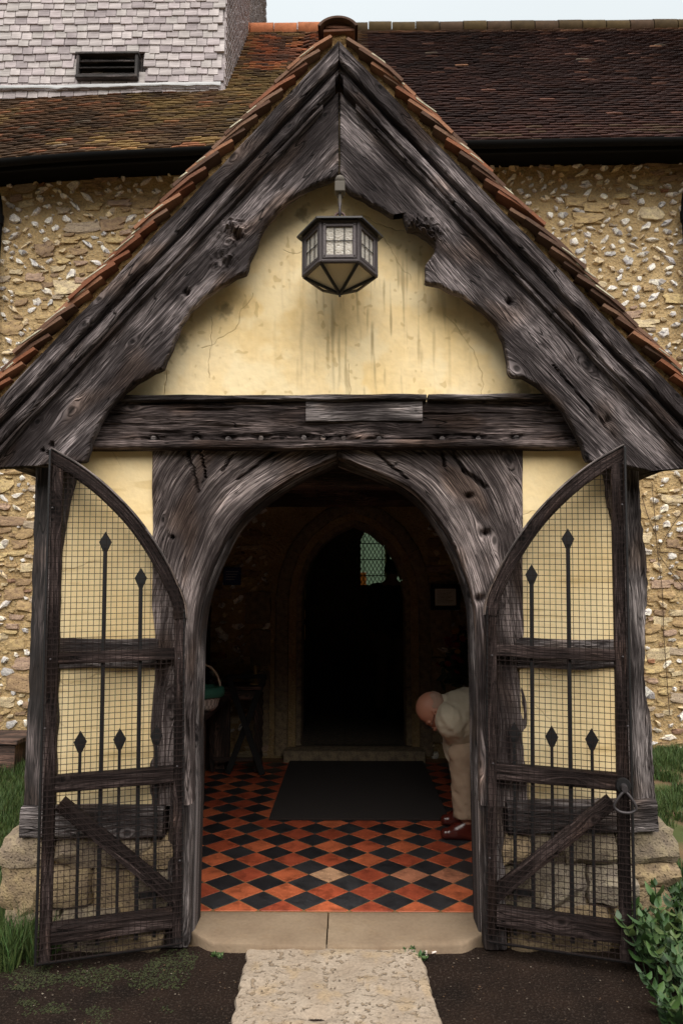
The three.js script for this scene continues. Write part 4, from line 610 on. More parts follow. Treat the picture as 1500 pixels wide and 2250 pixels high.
// ================================================================ PORCH FLOOR of red and black tiles laid cornerwise
{
  const floor = struct('porch_floor', null); const bed = part(floor, 'grout', box(-1.24, -0.1, WZ + 0.0, 1.24, -0.0025, -0.28), mat({ color: lin(0.42, 0.32, 0.24), roughness: 0.95, map: moT.map }));
  const D = 0.2195, x0 = 0.053, zA = -0.41;      // centre of one black tile
  const clipP = (pts, f) => { const out = []; for (let i = 0; i < pts.length; i++) { const a = pts[i], b = pts[(i + 1) % pts.length], fa = f(a), fb = f(b); if (fa >= 0) out.push(a); if ((fa >= 0) !== (fb >= 0)) { const t = fa / (fa - fb); out.push([mix(a[0], b[0], t), mix(a[1], b[1], t)]); } } return out; };
  const tiles = [];
  for (let r = -2; r < 32; r++) for (let c = -7; c < 8; c++) {
    const black = r % 2 === 0, cx = x0 + (c + (black ? 0 : 0.5)) * D, cz = zA - r * D / 2, h = D / 2 - 0.0045;
    let p = [[cx - h, cz], [cx, cz + h], [cx + h, cz], [cx, cz - h]];
    for (const f of [(q) => -0.2895 - q[1], (q) => q[1] - (WZ + 0.19), (q) => q[0] + 1.22, (q) => 1.22 - q[0]]) if (p.length) p = clipP(p, f);
    if (p.length < 3) continue; let ar = 0; p.forEach((a, i) => { const b = p[(i + 1) % p.length]; ar += a[0] * b[1] - a[1] * b[0]; }); if (Math.abs(ar) < 0.001) continue;
    tiles.push({ p, black, cx, cz, whole: p.length === 4 && Math.abs(ar) > 0.045 });
  }
  const shared = () => { const h = D / 2 - 0.0045; return extr([[-h, 0], [0, -h], [h, 0], [0, h]], 0.02, -0.02, { bevel: 0.0015 }).rotateX(-Math.PI / 2); };
  const geos = Array.from({ length: 12 }, shared);
  const pale = [[0.053 - 0.5 * D, -0.41 - 1.5 * D], [0.053 + 0.5 * D + D, -0.41 - 1.5 * D], [0.053 + 1.5 * D + D, -0.41 - 1.5 * D]];
  tiles.sort((a, b) => Math.hypot(a.cx, a.cz - 3) - Math.hypot(b.cx, b.cz - 3));
  const late = { r: [], b: [] };
  tiles.forEach((t, i) => {
    const dy = rr(-0.0012, 0.0012), isPale = !t.black && pale.findIndex((q) => Math.hypot(q[0] - t.cx, q[1] - t.cz) < 0.05);
    const m = t.black ? pick(blackTiles) : isPale === 0 ? palTile : isPale > 0 ? redTiles[4] : redTiles[Math.floor(rnd() * 4)];
    const g = t.whole ? pick(geos) : extr(t.p.map(([x, z]) => [x - t.cx, -(z - t.cz)]), 0.02, -0.02, { bevel: 0.0015 }).rotateX(-Math.PI / 2);
    if (i < 300) { const q = part(floor, 'floor_tile', g, m); q.position.set(t.cx, dy, t.cz); q.rotation.set(rr(-0.004, 0.004), 0, rr(-0.004, 0.004)); }
    else { const q = g.clone(); q.translate(t.cx, dy, t.cz); (t.black ? late.b : late.r).push(q); }
  });
  if (late.r.length) { const a = part(floor, 'floor_tiles', merge(late.r), redTiles[1]); a.userData.kind = 'stuff'; } if (late.b.length) { const a = part(floor, 'floor_tiles', merge(late.b), blackTiles[0]); a.userData.kind = 'stuff'; }
}
// ================================================================ GATES: oak frames with iron rods, covered in wire mesh
const gateCurve = [[0.0, 1.40], [0.008, 1.47], [0.045, 1.56], [0.095, 1.655], [0.16, 1.76], [0.235, 1.86], [0.32, 1.95], [0.41, 2.03], [0.51, 2.10], [0.625, 2.165]];
function gate(s, label) {
  const g = thing('porch_gate', label, 'gate', 'gates of the porch'), W = 0.625, crv = smoothPts(gateCurve, 80), topAt = (x) => { for (let i = 0; i < crv.length - 1; i++) if (crv[i + 1][0] >= x) { const t = (x - crv[i][0]) / Math.max(1e-6, crv[i + 1][0] - crv[i][0]); return mix(crv[i][1], crv[i + 1][1], clamp(t)); } return 2.165; };
  const m = (p) => p.map(([x, y]) => [s * x, y]), pl = (x0, y0, x1, y1, w, z, th, o) => { const q = plank(x0, y0, x1, y1, w, z, th, { r: 0.005, wave: 0.0015, rough: 0.6, ...o }); if (s < 0) { const p = q.attributes.position, n = q.attributes.normal; for (let i = 0; i < p.count; i++) { p.setX(i, -p.getX(i)); n.setX(i, -n.getX(i)); } for (const k of Object.keys(q.attributes)) { const a = q.attributes[k], z2 = a.itemSize; for (let i = 0; i < a.count; i += 3) for (let c = 0; c < z2; c++) { const t = a.array[(i + 1) * z2 + c]; a.array[(i + 1) * z2 + c] = a.array[(i + 2) * z2 + c]; a.array[(i + 2) * z2 + c] = t; } } } return q; };
  part(g, 'hinge_stile', pl(0.050, 0.03, 0.050, 1.47, 0.044, 0.0, 0.042), gateWood);
  part(g, 'outer_stile', pl(0.619, 0.0, 0.619, 2.12, 0.050, 0.0, 0.042), gateWood);
  const inn = crv.map((p, i) => { const a = crv[Math.max(0, i - 1)], b = crv[Math.min(80, i + 1)], dx = b[0] - a[0], dy = b[1] - a[1], l = Math.hypot(dx, dy); return [p[0] + dy / l * 0.054, p[1] - dx / l * 0.054]; });
  inn.forEach((p) => { p[0] = Math.min(p[0], 0.623); });
  part(g, 'arched_rail', loft(m(crv), m(inn), 7, 0.003, 0.046, { uv: (x, y, i, t) => [i * 1.0 + s, t * 0.08 + 0.2 + s * 0.1], r: 0.005, rough: 0.6 }), gateWood);
  // the weathered pale back edge of the arch
  part(g, 'arch_capping', loft(m(crv.map((p, i) => { const q = inn[i], l = Math.hypot(p[0] - q[0], p[1] - q[1]) || 1; return [p[0] + (p[0] - q[0]) / l * 0.011, p[1] + (p[1] - q[1]) / l * 0.011]; })), m(crv.map(([x, y]) => [x, y + 0.001])), 4, 0.012, 0.066, { uv: (x, y, i, t) => [i + 3, t * 0.02 + 0.5], r: 0.004, rough: 0.6 }), oakPale, 'pale weathered capping');
  part(g, 'middle_rail', pl(0.051, 1.215, 0.568, 1.215, 0.052, 0.004, 0.05), gateWood);
  part(g, 'lower_rail', pl(0.051, 0.676, 0.568, 0.676, 0.068, 0.004, 0.05), gateWood);
  part(g, 'bottom_rail', pl(0.051, 0.064, 0.568, 0.064, 0.078, 0.004, 0.05), gateWood);
  part(g, 'diagonal_brace', pl(0.058, 0.160, 0.568, 0.605, 0.062, -0.004, 0.036), gateWood);
  for (const [x, top] of [[0.13, 0.93], [0.21, 1.635], [0.295, 0.925], [0.375, 1.80], [0.468, 0.925]]) {
    const tall = top > 1, rod = part(g, 'iron_rod', bx(tall ? 0.019 : 0.014, top - 0.10, 0.012, s * x, (top - 0.1) / 2 + 0.03, -0.024, 'y', 0.003), iron);
    part(rod, 'finial', extr([[0, top], [-0.029, top - 0.048], [-0.010, top - 0.092], [0.010, top - 0.092], [0.029, top - 0.048]].map(([a, b]) => [s * x + a, b]), 0.012, -0.03, { bevel: 0.003 }), iron);
  }
  // iron edging
  const ed = [bx(0.012, 2.17, 0.02, s * 0.628, 1.08, 0.006), bx(0.61, 0.012, 0.012, s * 0.32, 0.0, 0.004), bx(0.010, 1.44, 0.012, s * 0.008, 0.72, 0.006)];
  part(g, 'iron_edging', merge(ed), iron);
  // wire mesh over the face, 25 mm
  const w = []; const P = 0.0254, r = 0.0012, zf = 0.0135;
  const wr = (x0, y0, x1, y1, z) => { const q = new THREE.BoxGeometry(Math.max(2 * r, Math.abs(x1 - x0)), Math.max(2 * r, Math.abs(y1 - y0)), 2 * r); q.translate(s * (x0 + x1) / 2, (y0 + y1) / 2, z); return q; };
  for (let x = 0.012; x < W; x += P) w.push(wr(x, 0.0, x, topAt(x) - 0.003, zf));
  for (let y = 0.008; y < 2.15; y += P) { let x0 = 0; if (y > 1.4) for (const p of crv) if (p[1] < y) x0 = p[0]; w.push(wr(x0 + 0.003, y, W, y, zf + 2 * r)); }
  part(g, 'wire_mesh', merge(w), wireMat);
  for (const [x, y] of [[0.035, 0.75], [0.03, 1.22], [0.60, 1.24], [0.02, 0.35], [0.61, 1.9], [0.615, 0.95]]) { const q = new THREE.SphereGeometry(0.0055, 8, 6); q.translate(s * x, y, 0.02); part(g, 'staple', q, ironWorn); }
  for (const y of [0.2, 1.25]) part(g, 'hinge_strap', bx(0.2, 0.03, 0.008, s * 0.10, y, -0.05, 'x', 0.002), iron);
  return g;
}
const gl = gate(-1, 'left porch gate, standing open, without a handle'); gl.position.set(-0.668, 0.004, 0.04); gl.rotation.set(0, 0.27, 0.02); gl.scale.set(0.95, 1, 1);
const gr = gate(1, 'right porch gate, standing open, with an iron ring handle'); gr.position.set(0.642, 0.02, 0.04); gr.rotation.set(0, -0.245, -0.026); gr.scale.set(0.965, 1, 1);
{ // stirrup handle on the right gate
  const h = part(gr, 'handle', new THREE.CylinderGeometry(0.03, 0.033, 0.014, 16).rotateX(Math.PI / 2).translate(0.592, 0.705, 0.022), iron);
  part(h, 'spindle', new THREE.CylinderGeometry(0.013, 0.016, 0.05, 12).rotateX(Math.PI / 2).translate(0.592, 0.702, 0.045), ironWorn);
  part(h, 'ring', tube([[0.592, 0.69, 0.062], [0.565, 0.665, 0.066], [0.548, 0.628, 0.066], [0.566, 0.612, 0.066], [0.592, 0.608, 0.066], [0.618, 0.612, 0.066], [0.636, 0.628, 0.066], [0.619, 0.665, 0.066]], 0.0062, 70, 8, true), ironWorn);
}

// ================================================================ LANTERN hanging in the gable
{
  const la = thing('hanging_lantern', 'six-sided iron lantern with leaded glass hanging in the gable', 'lantern');
  la.position.set(0.014, 2.949, 0.25); la.scale.setScalar(0.953);
  const R = 0.172, H = 0.205, hx = (k, r, y) => V(r * Math.cos(k * Math.PI / 3), y, r * Math.sin(k * Math.PI / 3));
  const ironF = mat({ color: lin(0.085, 0.07, 0.072), roughness: 0.6, metalness: 0.35, bumpMap: stT.bump, bumpScale: 0.002 });
  const glassL = new THREE.MeshPhysicalMaterial({ color: lin(0.86, 0.80, 0.72), transmission: 0.55, thickness: 0, roughness: 0.55, bumpMap: stT.bump, bumpScale: 0.01 });
  const glassB = new THREE.MeshPhysicalMaterial({ color: lin(0.80, 0.72, 0.55), transmission: 0.5, thickness: 0, roughness: 0.7 });
  const tri = (...p) => { const g = new THREE.BufferGeometry(); g.setAttribute('position', new THREE.Float32BufferAttribute(p.flatMap((v) => v.toArray()), 3)); g.computeVertexNormals(); return uvm(g, 'x'); };
  const fr = []; const flat = (a, b, w) => { const q = bar(a, b, w, 4); return q; };
  for (let k = 0; k < 6; k++) { fr.push(flat(hx(k, R, 0), hx(k, R, H), 0.010), flat(hx(k, R, 0.004), hx(k + 1, R, 0.004), 0.012), flat(hx(k, R, H - 0.01), hx(k + 1, R, H - 0.01), 0.012)); }
  part(la, 'frame', merge(fr), ironF);
  const bf = []; for (let k = 0; k < 6; k++) bf.push(flat(hx(k, R * 0.97, -0.004), V(0, -0.086, 0), 0.009)); bf.push(bar(V(0, -0.075, 0), V(0, -0.10, 0), 0.006, 8)); part(la, 'bottom_frame', merge(bf), iron);
  for (let k = 0; k < 6; k++) {
    const a = hx(k, R, 0), b = hx(k + 1, R, 0), mid = V().addVectors(a, b).multiplyScalar(0.5), ang = Math.atan2(mid.x, mid.z), w = R * 0.80, ap = R * 0.866;
    const P = part(la, 'pane', box(-w / 2, 0.03, -0.003, w / 2, H - 0.03, 0.0), glassL); P.position.set(0, 0, 0); P.rotation.y = ang; P.geometry.translate(0, 0, ap - 0.004);
    const l = []; for (const x of [-w / 6, w / 6]) l.push(bar(V(x, 0.025, ap), V(x, H - 0.025, ap), 0.0022, 5)); l.push(bar(V(-w / 2, H * 0.5, ap), V(w / 2, H * 0.5, ap), 0.0022, 5)); part(P, 'leading', merge(l), iron);
    part(P, 'pane_frame', merge([bx(0.018, H - 0.03, 0.012, -w / 2, H / 2, ap), bx(0.018, H - 0.03, 0.012, w / 2, H / 2, ap), bx(w + 0.016, 0.02, 0.012, 0, 0.026, ap), bx(w + 0.016, 0.016, 0.012, 0, H - 0.028, ap)]), ironF);
    part(la, 'bottom_pane', tri(hx(k, R * 0.93, -0.003), hx(k + 1, R * 0.93, -0.003), V(0, -0.082, 0)), glassB);
  }
  const capG = []; for (let k = 0; k < 6; k++) { const a = hx(k, 0.208, H), b = hx(k + 1, 0.208, H), c = V(0, H + 0.06, 0), a2 = hx(k, 0.208, H - 0.008), b2 = hx(k + 1, 0.208, H - 0.008), c2 = V(0, H + 0.045, 0); capG.push(tri(b, a, c), tri(a2, b2, c2), tri(a, b, b2), tri(a, b2, a2)); }
  part(la, 'cap', merge(capG), mat({ color: lin(0.05, 0.048, 0.05), roughness: 0.55, metalness: 0.3 }));
  const ringG = new THREE.TorusGeometry(0.024, 0.0065, 8, 20); ringG.translate(0, H + 0.095, 0); part(la, 'ring', ringG.toNonIndexed(), mat({ color: lin(0.10, 0.06, 0.055), roughness: 0.7, metalness: 0.4 }));
  part(la, 'stem', bar(V(0, H + 0.05, 0), V(0, H + 0.075, 0), 0.010, 8), ironF);
  const hook = new THREE.TorusGeometry(0.016, 0.006, 8, 16); hook.scale(0.7, 2, 1); hook.rotateY(Math.PI / 2); hook.translate(0, H + 0.135, 0); part(la, 'link', hook.toNonIndexed(), ironWorn);
  part(la, 'hook', merge([bar(V(0, H + 0.155, 0), V(0, H + 0.225, 0), 0.009, 8), bx(0.05, 0.055, 0.05, 0, H + 0.245, 0), uvm(new THREE.SphereGeometry(0.024, 10, 8).translate(0, H + 0.288, 0), 'x')]), mat({ color: lin(0.10, 0.085, 0.07), roughness: 0.8 }));
  // iron strap that carries the hook from the back of the bargeboards
  part(la, 'bracket', bx(0.03, 0.014, 0.1, 0, H + 0.255, -0.05), iron);
}

// ================================================================ THINGS ON THE PORCH FLOOR
{
  const t = tex(256, 256, (u, v) => { const k = 0.6 + 0.5 * n2(u * 60, v * 60, 60, 60, 121); return [0.030 * k, 0.020 * k, 0.018 * k, 0.5 + 0.4 * n2(u * 60, v * 60, 60, 60, 121)]; }, 0.3, 0.3);
  const g = bx(1.22, 0.014, 1.72, 0.12, 0.0085, -2.52, 'x', 0.004); single('door_mat', g, mat({ map: t.map, bumpMap: t.bump, bumpScale: 0.004, roughness: 1 }), 'large dark mat on the red and black tiled floor', 'mat');
  // a small table with twisted legs and a dark folding stand leaning on it
  const tb = thing('side_table', 'small dark table with twisted legs on the tiled floor left of the inner door', 'table'); tb.position.set(-0.93, 0, -3.05);
  part(tb, 'table_top', bx(0.46, 0.03, 0.34, 0, 0.72, 0, 'x'), oakBrown); part(tb, 'stretcher', bx(0.38, 0.03, 0.03, 0, 0.12, 0.13), oakBrown); part(tb, 'apron', bx(0.4, 0.08, 0.28, 0, 0.66, 0, 'x'), oakBrown);
  for (const [x, z] of [[-0.19, -0.13], [0.19, -0.13], [-0.19, 0.13], [0.19, 0.13]]) { const seg = []; for (let k = 0; k < 2; k++) { const p = []; for (let i = 0; i <= 24; i++) { const a = i * 0.9 + k * Math.PI; p.push([x + 0.011 * Math.cos(a), 0.02 + i * 0.026, z + 0.011 * Math.sin(a)]); } seg.push(tube(p, 0.015, 90, 6)); } part(tb, 'leg', merge(seg), oakBrown); }
  const st = thing('folding_stand', 'black folding stand with crossed legs in front of the small table', 'stand'); st.position.set(-0.83, 0, -2.86);
  part(st, 'leg', bx(0.05, 0.86, 0.03, 0, 0, 0, 'y').rotateZ(0.36).translate(0, 0.41, 0), nearBlack); part(st, 'leg', bx(0.05, 0.86, 0.03, 0, 0, 0, 'y').rotateZ(-0.36).translate(0, 0.41, -0.04), nearBlack); part(st, 'top_bar', bx(0.34, 0.035, 0.05, 0, 0.82, -0.02), nearBlack);
  const cl = single('candlestick', new THREE.LatheGeometry([[0, 0], [0.05, 0], [0.05, 0.012], [0.015, 0.03], [0.012, 0.07], [0.02, 0.085], [0.014, 0.1], [0.014, 0.16], [0, 0.165]].map((p) => new THREE.Vector2(...p)), 14), mat({ color: lin(0.45, 0.3, 0.12), metalness: 0.7, roughness: 0.4 }), 'short brass candlestick on the small dark table', 'candlestick'); cl.position.set(-0.77, 0.736, -3.0);
  // basket with green cloth on the left bench
  const bk = thing('wicker_basket', 'white wicker basket lined with green cloth on the left side shelf', 'basket'); bk.position.set(-1.07, 0.652, -2.15);
  const wick = tex(256, 128, (u, v) => { const k = 0.75 + 0.3 * Math.sin(u * 6.2832 * 26) * Math.sign(Math.sin(v * 6.2832 * 7)); return [0.62 * k, 0.52 * k, 0.47 * k, 0.5 + 0.4 * Math.sin(u * 6.2832 * 26)]; });
  part(bk, 'body', new THREE.LatheGeometry([[0, 0], [0.105, 0], [0.13, 0.03], [0.155, 0.13], [0.15, 0.135], [0.122, 0.03], [0, 0.02]].map((p) => new THREE.Vector2(...p)), 28), mat({ map: wick.map, bumpMap: wick.bump, bumpScale: 0.004, roughness: 0.8 }));
  const clg = new THREE.TorusGeometry(0.152, 0.028, 10, 40); clg.rotateX(Math.PI / 2); { const p = clg.attributes.position; for (let i = 0; i < p.count; i++) { const a = Math.atan2(p.getZ(i), p.getX(i)); p.setY(i, p.getY(i) * 1.4 + 0.135 + 0.01 * n2(a * 4, 3)); } clg.computeVertexNormals(); } part(bk, 'cloth', clg, mat({ color: lin(0.04, 0.16, 0.11), roughness: 0.9 }), 'green cloth lining');
  part(bk, 'handle', tube(Array.from({ length: 13 }, (_, i) => { const a = Math.PI * i / 12; return [0.15 * Math.cos(a), 0.13 + 0.21 * Math.sin(a), 0]; }), 0.009, 40, 6), mat({ color: lin(0.5, 0.36, 0.26), roughness: 0.8 }));
  // notices beside the inner door
  const nt = thing('framed_notice', 'small framed white notice on the wall right of the inner door', 'notice'); nt.position.set(0.975, 1.50, WZ + 0.05); part(nt, 'frame', bx(0.28, 0.24, 0.025, 0, 0, 0), nearBlack);
  const nc = tex(128, 96, (u, v) => { const row = Math.floor(v * 12), ink = v > 0.12 && v < 0.88 && u > 0.1 && u < 0.9 - 0.3 * ((row * 37 % 10) / 10) && (v * 12) % 1 > 0.35 && (v * 12) % 1 < 0.75 && n2(u * 60, row * 7.3) > -0.2; const k = ink ? 0.25 : 0.7; return [k, k, k * 0.98]; }); const pa = new THREE.PlaneGeometry(0.2, 0.16); pa.translate(0, 0, 0.014); part(nt, 'paper', pa, mat({ map: nc.map, roughness: 0.7 }));
  const bl = thing('blue_notice', 'small blue notice pinned high on the wall left of the inner door', 'notice'); bl.position.set(-1.07, 1.70, WZ + 0.045); part(bl, 'board', bx(0.17, 0.17, 0.012, 0, 0, 0), mat({ color: lin(0.03, 0.05, 0.20), roughness: 0.6 })); part(bl, 'print', merge([0.04, 0.015, -0.01, -0.035].map((y, i) => box(-0.06, y, 0.0065, 0.06 - i * 0.012, y + 0.008, 0.0075))), mat({ color: lin(0.4, 0.42, 0.5) }));
  // flowers on the right bench behind the seated man
  const fl = thing('flower_arrangement', 'dark leafy arrangement with red and yellow flowers behind the seated man', 'flowers'); fl.position.set(1.07, 0.462, -2.75);
  part(fl, 'vase', new THREE.LatheGeometry([[0, 0], [0.07, 0], [0.09, 0.08], [0.06, 0.18], [0.075, 0.22], [0.065, 0.22], [0, 0.1]].map((p) => new THREE.Vector2(...p)), 18), nearBlack);
  const r2 = mulberry(88), Rf = (a, b) => a + (b - a) * r2(), lv = []; for (let i = 0; i < 420; i++) { const a = Rf(0, 6.283), e = Rf(-0.2, 1.4), d = Rf(0.06, 0.27), q = new THREE.PlaneGeometry(Rf(0.03, 0.05), Rf(0.06, 0.1), 1, 2); const p = q.attributes.position; for (let k = 0; k < p.count; k++) { const t = p.getY(k) / 0.1 + 0.5; p.setX(k, p.getX(k) * Math.sin(Math.PI * clamp(t * 0.8 + 0.1))); p.setZ(k, -0.02 * t * t); } q.rotateX(Rf(-1.2, 1.2)); q.rotateZ(Rf(-2, 2)); q.rotateY(a); q.translate(Math.cos(a) * Math.cos(e) * d, 0.36 + Math.sin(e) * d * 1.5, Math.sin(a) * Math.cos(e) * d); lv.push(q); } part(fl, 'foliage', merge(lv), mat({ color: lin(0.015, 0.028, 0.012), roughness: 0.7, side: THREE.DoubleSide }));
  const petals = [[.20, .008, .012], [.24, .02, .01], [.42, .2, .015], [.16, .008, .03]].map((c) => mat({ color: lin(...c), roughness: 0.7 }));
  for (let i = 0; i < 16; i++) { const a = Rf(1.2, 4.4), e = Rf(-0.1, 1.3), d = 0.28, gs = []; for (let k = 0; k < 7; k++) { const q = new THREE.SphereGeometry(0.02, 7, 5); q.scale(1, 0.35, 0.6); q.translate(0.018, 0, 0); q.rotateZ(0.5); q.rotateY(k * 0.9); gs.push(q); } const f = part(fl, 'flower', merge(gs), petals[i === 3 || i === 9 ? 2 : [0, 1, 3][i % 3]]); f.position.set(Math.cos(a) * Math.cos(e) * d, 0.36 + Math.sin(e) * d * 1.5, -Math.sin(a) * Math.cos(e) * d + 0.05); f.rotation.set(Rf(0.3, 1.2), 0, Rf(-0.6, 0.6)); f.scale.setScalar(Rf(0.8, 1.3)); }
}
// ================================================================ PEOPLE
// surface nets over a signed distance field
function nets(f, lo, hi, h) {
  const nx = Math.ceil((hi[0] - lo[0]) / h) + 1, ny = Math.ceil((hi[1] - lo[1]) / h) + 1, nz = Math.ceil((hi[2] - lo[2]) / h) + 1, F = new Float32Array(nx * ny * nz), id = (i, j, k) => (k * ny + j) * nx + i;
  for (let k = 0; k < nz; k++) for (let j = 0; j < ny; j++) for (let i = 0; i < nx; i++) F[id(i, j, k)] = f(lo[0] + i * h, lo[1] + j * h, lo[2] + k * h);
  const vid = new Int32Array(nx * ny * nz).fill(-1), pos = [], idx = [];
  for (let k = 0; k < nz - 1; k++) for (let j = 0; j < ny - 1; j++) for (let i = 0; i < nx - 1; i++) {
    let c = 0, x = 0, y = 0, z = 0; const e = (a, b, c1, a2, b2, c2) => { const p = F[id(i + a, j + b, k + c1)], q = F[id(i + a2, j + b2, k + c2)]; if ((p < 0) !== (q < 0)) { const t = p / (p - q); x += a + (a2 - a) * t; y += b + (b2 - b) * t; z += c1 + (c2 - c1) * t; c++; } };
    for (const u of [0, 1]) for (const v of [0, 1]) { e(0, u, v, 1, u, v); e(u, 0, v, u, 1, v); e(u, v, 0, u, v, 1); }
    if (c) { vid[id(i, j, k)] = pos.length / 3; pos.push(lo[0] + (i + x / c) * h, lo[1] + (j + y / c) * h, lo[2] + (k + z / c) * h); }
  }
  const quad = (a, b, c, d, flip) => { if (a < 0 || b < 0 || c < 0 || d < 0) return; if (flip) idx.push(a, c, b, a, d, c); else idx.push(a, b, c, a, c, d); };
  for (let k = 1; k < nz - 1; k++) for (let j = 1; j < ny - 1; j++) for (let i = 1; i < nx - 1; i++) {
    const s = F[id(i, j, k)] < 0;
    if (s !== (F[id(i + 1, j, k)] < 0)) quad(vid[id(i, j - 1, k - 1)], vid[id(i, j, k - 1)], vid[id(i, j, k)], vid[id(i, j - 1, k)], !s);
    if (s !== (F[id(i, j + 1, k)] < 0)) quad(vid[id(i - 1, j, k - 1)], vid[id(i - 1, j, k)], vid[id(i, j, k)], vid[id(i, j, k - 1)], !s);
    if (s !== (F[id(i, j, k + 1)] < 0)) quad(vid[id(i - 1, j - 1, k)], vid[id(i, j - 1, k)], vid[id(i, j, k)], vid[id(i - 1, j, k)], !s);
  }
  const g = new THREE.BufferGeometry(); g.setAttribute('position', new THREE.Float32BufferAttribute(pos, 3)); g.setIndex(idx); g.computeVertexNormals();
  const uv = new Float32Array(pos.length / 3 * 2); for (let i = 0; i < pos.length / 3; i++) { uv[i * 2] = pos[i * 3] + pos[i * 3 + 2]; uv[i * 2 + 1] = pos[i * 3 + 1]; } g.setAttribute('uv', new THREE.BufferAttribute(uv, 2));
  return g;
}
const smin = (a, b, k) => { const h = clamp(0.5 + 0.5 * (b - a) / k); return mix(b, a, h) - k * h * (1 - h); };
function cap(x, y, z, a, b, ra, rb) { const bx_ = b[0] - a[0], by = b[1] - a[1], bz = b[2] - a[2], px = x - a[0], py = y - a[1], pz = z - a[2], t = clamp((px * bx_ + py * by + pz * bz) / (bx_ * bx_ + by * by + bz * bz + 1e-9)); return Math.hypot(px - bx_ * t, py - by * t, pz - bz * t) - mix(ra, rb, t); }
function ell(x, y, z, c, r) { const a = (x - c[0]) / r[0], b = (y - c[1]) / r[1], d = (z - c[2]) / r[2], k = Math.hypot(a, b, d); return (k - 1) * Math.min(...r); }
const bonesField = (bones, k) => (x, y, z) => { let d = 9; for (const b of bones) d = smin(d, b.e ? ell(x, y, z, b.e, b.r) : cap(x, y, z, b[0], b[1], b[2], b[3]), b.k || b[4] || k); return d; };
function bounds(bones, m) { const lo = [9, 9, 9], hi = [-9, -9, -9]; for (const b of bones) for (const [p, r] of b.e ? [[b.e, Math.max(...b.r)]] : [[b[0], b[2]], [b[1], b[3]]]) for (let i = 0; i < 3; i++) { lo[i] = Math.min(lo[i], p[i] - r - m); hi[i] = Math.max(hi[i], p[i] + r + m); } return [lo, hi]; }
const flesh = (bones, h, k, fold, clip = -9) => { const f = bonesField(bones, k), [lo, hi] = bounds(bones, 0.04); return nets(fold ? (x, y, z) => Math.max(f(x, y, z) + fold(x, y, z), clip - y) : f, lo, hi, h); };
const skin = mat({ color: lin(0.35, 0.155, 0.098), roughness: 0.6 });
// head in its own frame: crown up +y, face towards +z, centre of the skull at the origin
function headGeo(h = 0.0035) {
  const f = (x, y, z) => {
    let d = ell(x, y, z, [0, 0.022, -0.012], [0.075, 0.093, 0.095]);
    d = smin(d, ell(x, y, z, [0, -0.045, 0.026], [0.055, 0.068, 0.062]), 0.03);
    d = smin(d, cap(x, y, z, [0, -0.10, 0.055], [0, -0.095, 0.05], 0.022, 0.024), 0.03);       // chin
    d = smin(d, cap(x, y, z, [0, 0.004, 0.084], [0, -0.034, 0.103], 0.008, 0.014), 0.014);       // nose
    for (const s of [-1, 1]) { d = smin(d, cap(x, y, z, [s * 0.012, -0.04, 0.094], [s * 0.006, -0.037, 0.092], 0.008, 0.008), 0.008); d = Math.max(d, -ell(x, y, z, [s * 0.032, -0.002, 0.094], [0.017, 0.010, 0.012])); d = smin(d, ell(x, y, z, [s * 0.031, -0.003, 0.076], [0.012, 0.011, 0.012]), 0.004); d = smin(d, cap(x, y, z, [s * 0.012, 0.02, 0.086], [s * 0.05, 0.018, 0.07], 0.007, 0.007), 0.012);
      let e = ell(x, y, z, [s * 0.079, -0.012, -0.006], [0.010, 0.033, 0.021]); e = Math.max(e, -ell(x, y, z, [s * 0.089, -0.008, 0.0], [0.008, 0.02, 0.012])); d = smin(d, e, 0.008); }
    d = smin(d, cap(x, y, z, [-0.02, -0.066, 0.079], [0.02, -0.066, 0.079], 0.007, 0.007), 0.008); d = Math.max(d, -cap(x, y, z, [-0.022, -0.070, 0.090], [0.022, -0.070, 0.090], 0.003, 0.003)); d = smin(d, cap(x, y, z, [-0.016, -0.077, 0.077], [0.016, -0.077, 0.077], 0.008, 0.008), 0.008);
    d = smin(d, cap(x, y, z, [0, -0.07, -0.03], [0, -0.15, -0.045], 0.055, 0.055), 0.03); return d;
  };
  return nets(f, [-0.11, -0.2, -0.13], [0.11, 0.135, 0.135], h);
}
// hand in its own frame: wrist at the origin, fingers along -y, thumb towards +x, slightly curled
function handGeo(curl = 0.5) {
  const b = [[[0, 0.02, 0], [0, -0.02, 0], 0.026, 0.026], [[-0.022, -0.03, 0], [-0.026, -0.085, 0.002], 0.016, 0.014], [[0, -0.03, 0], [0, -0.09, 0.002], 0.016, 0.014], [[0.018, -0.03, 0], [0.024, -0.085, 0.002], 0.016, 0.014]];
  [[-0.032, -0.085, 0.052], [-0.011, -0.092, 0.066], [0.010, -0.092, 0.062], [0.031, -0.085, 0.055]].forEach(([x, y, l]) => { let p = [x, y, 0.002], a = curl * 0.5; for (const [q, r] of [[0.45, 0.0095], [0.32, 0.0088], [0.26, 0.008]]) { const n = [p[0] * 1.01, p[1] - Math.cos(a) * l * q * 1.15, p[2] + Math.sin(a) * l * q * 1.15]; b.push([p, n, r, r * 0.95, 0.006]); p = n; a += curl; } });
  b.push([[0.025, -0.02, 0.004], [0.048, -0.05, 0.018], 0.015, 0.011, 0.012], [[0.048, -0.05, 0.018], [0.052, -0.085, 0.026], 0.0105, 0.009, 0.006]);
  return flesh(b, 0.003, 0.01);
}
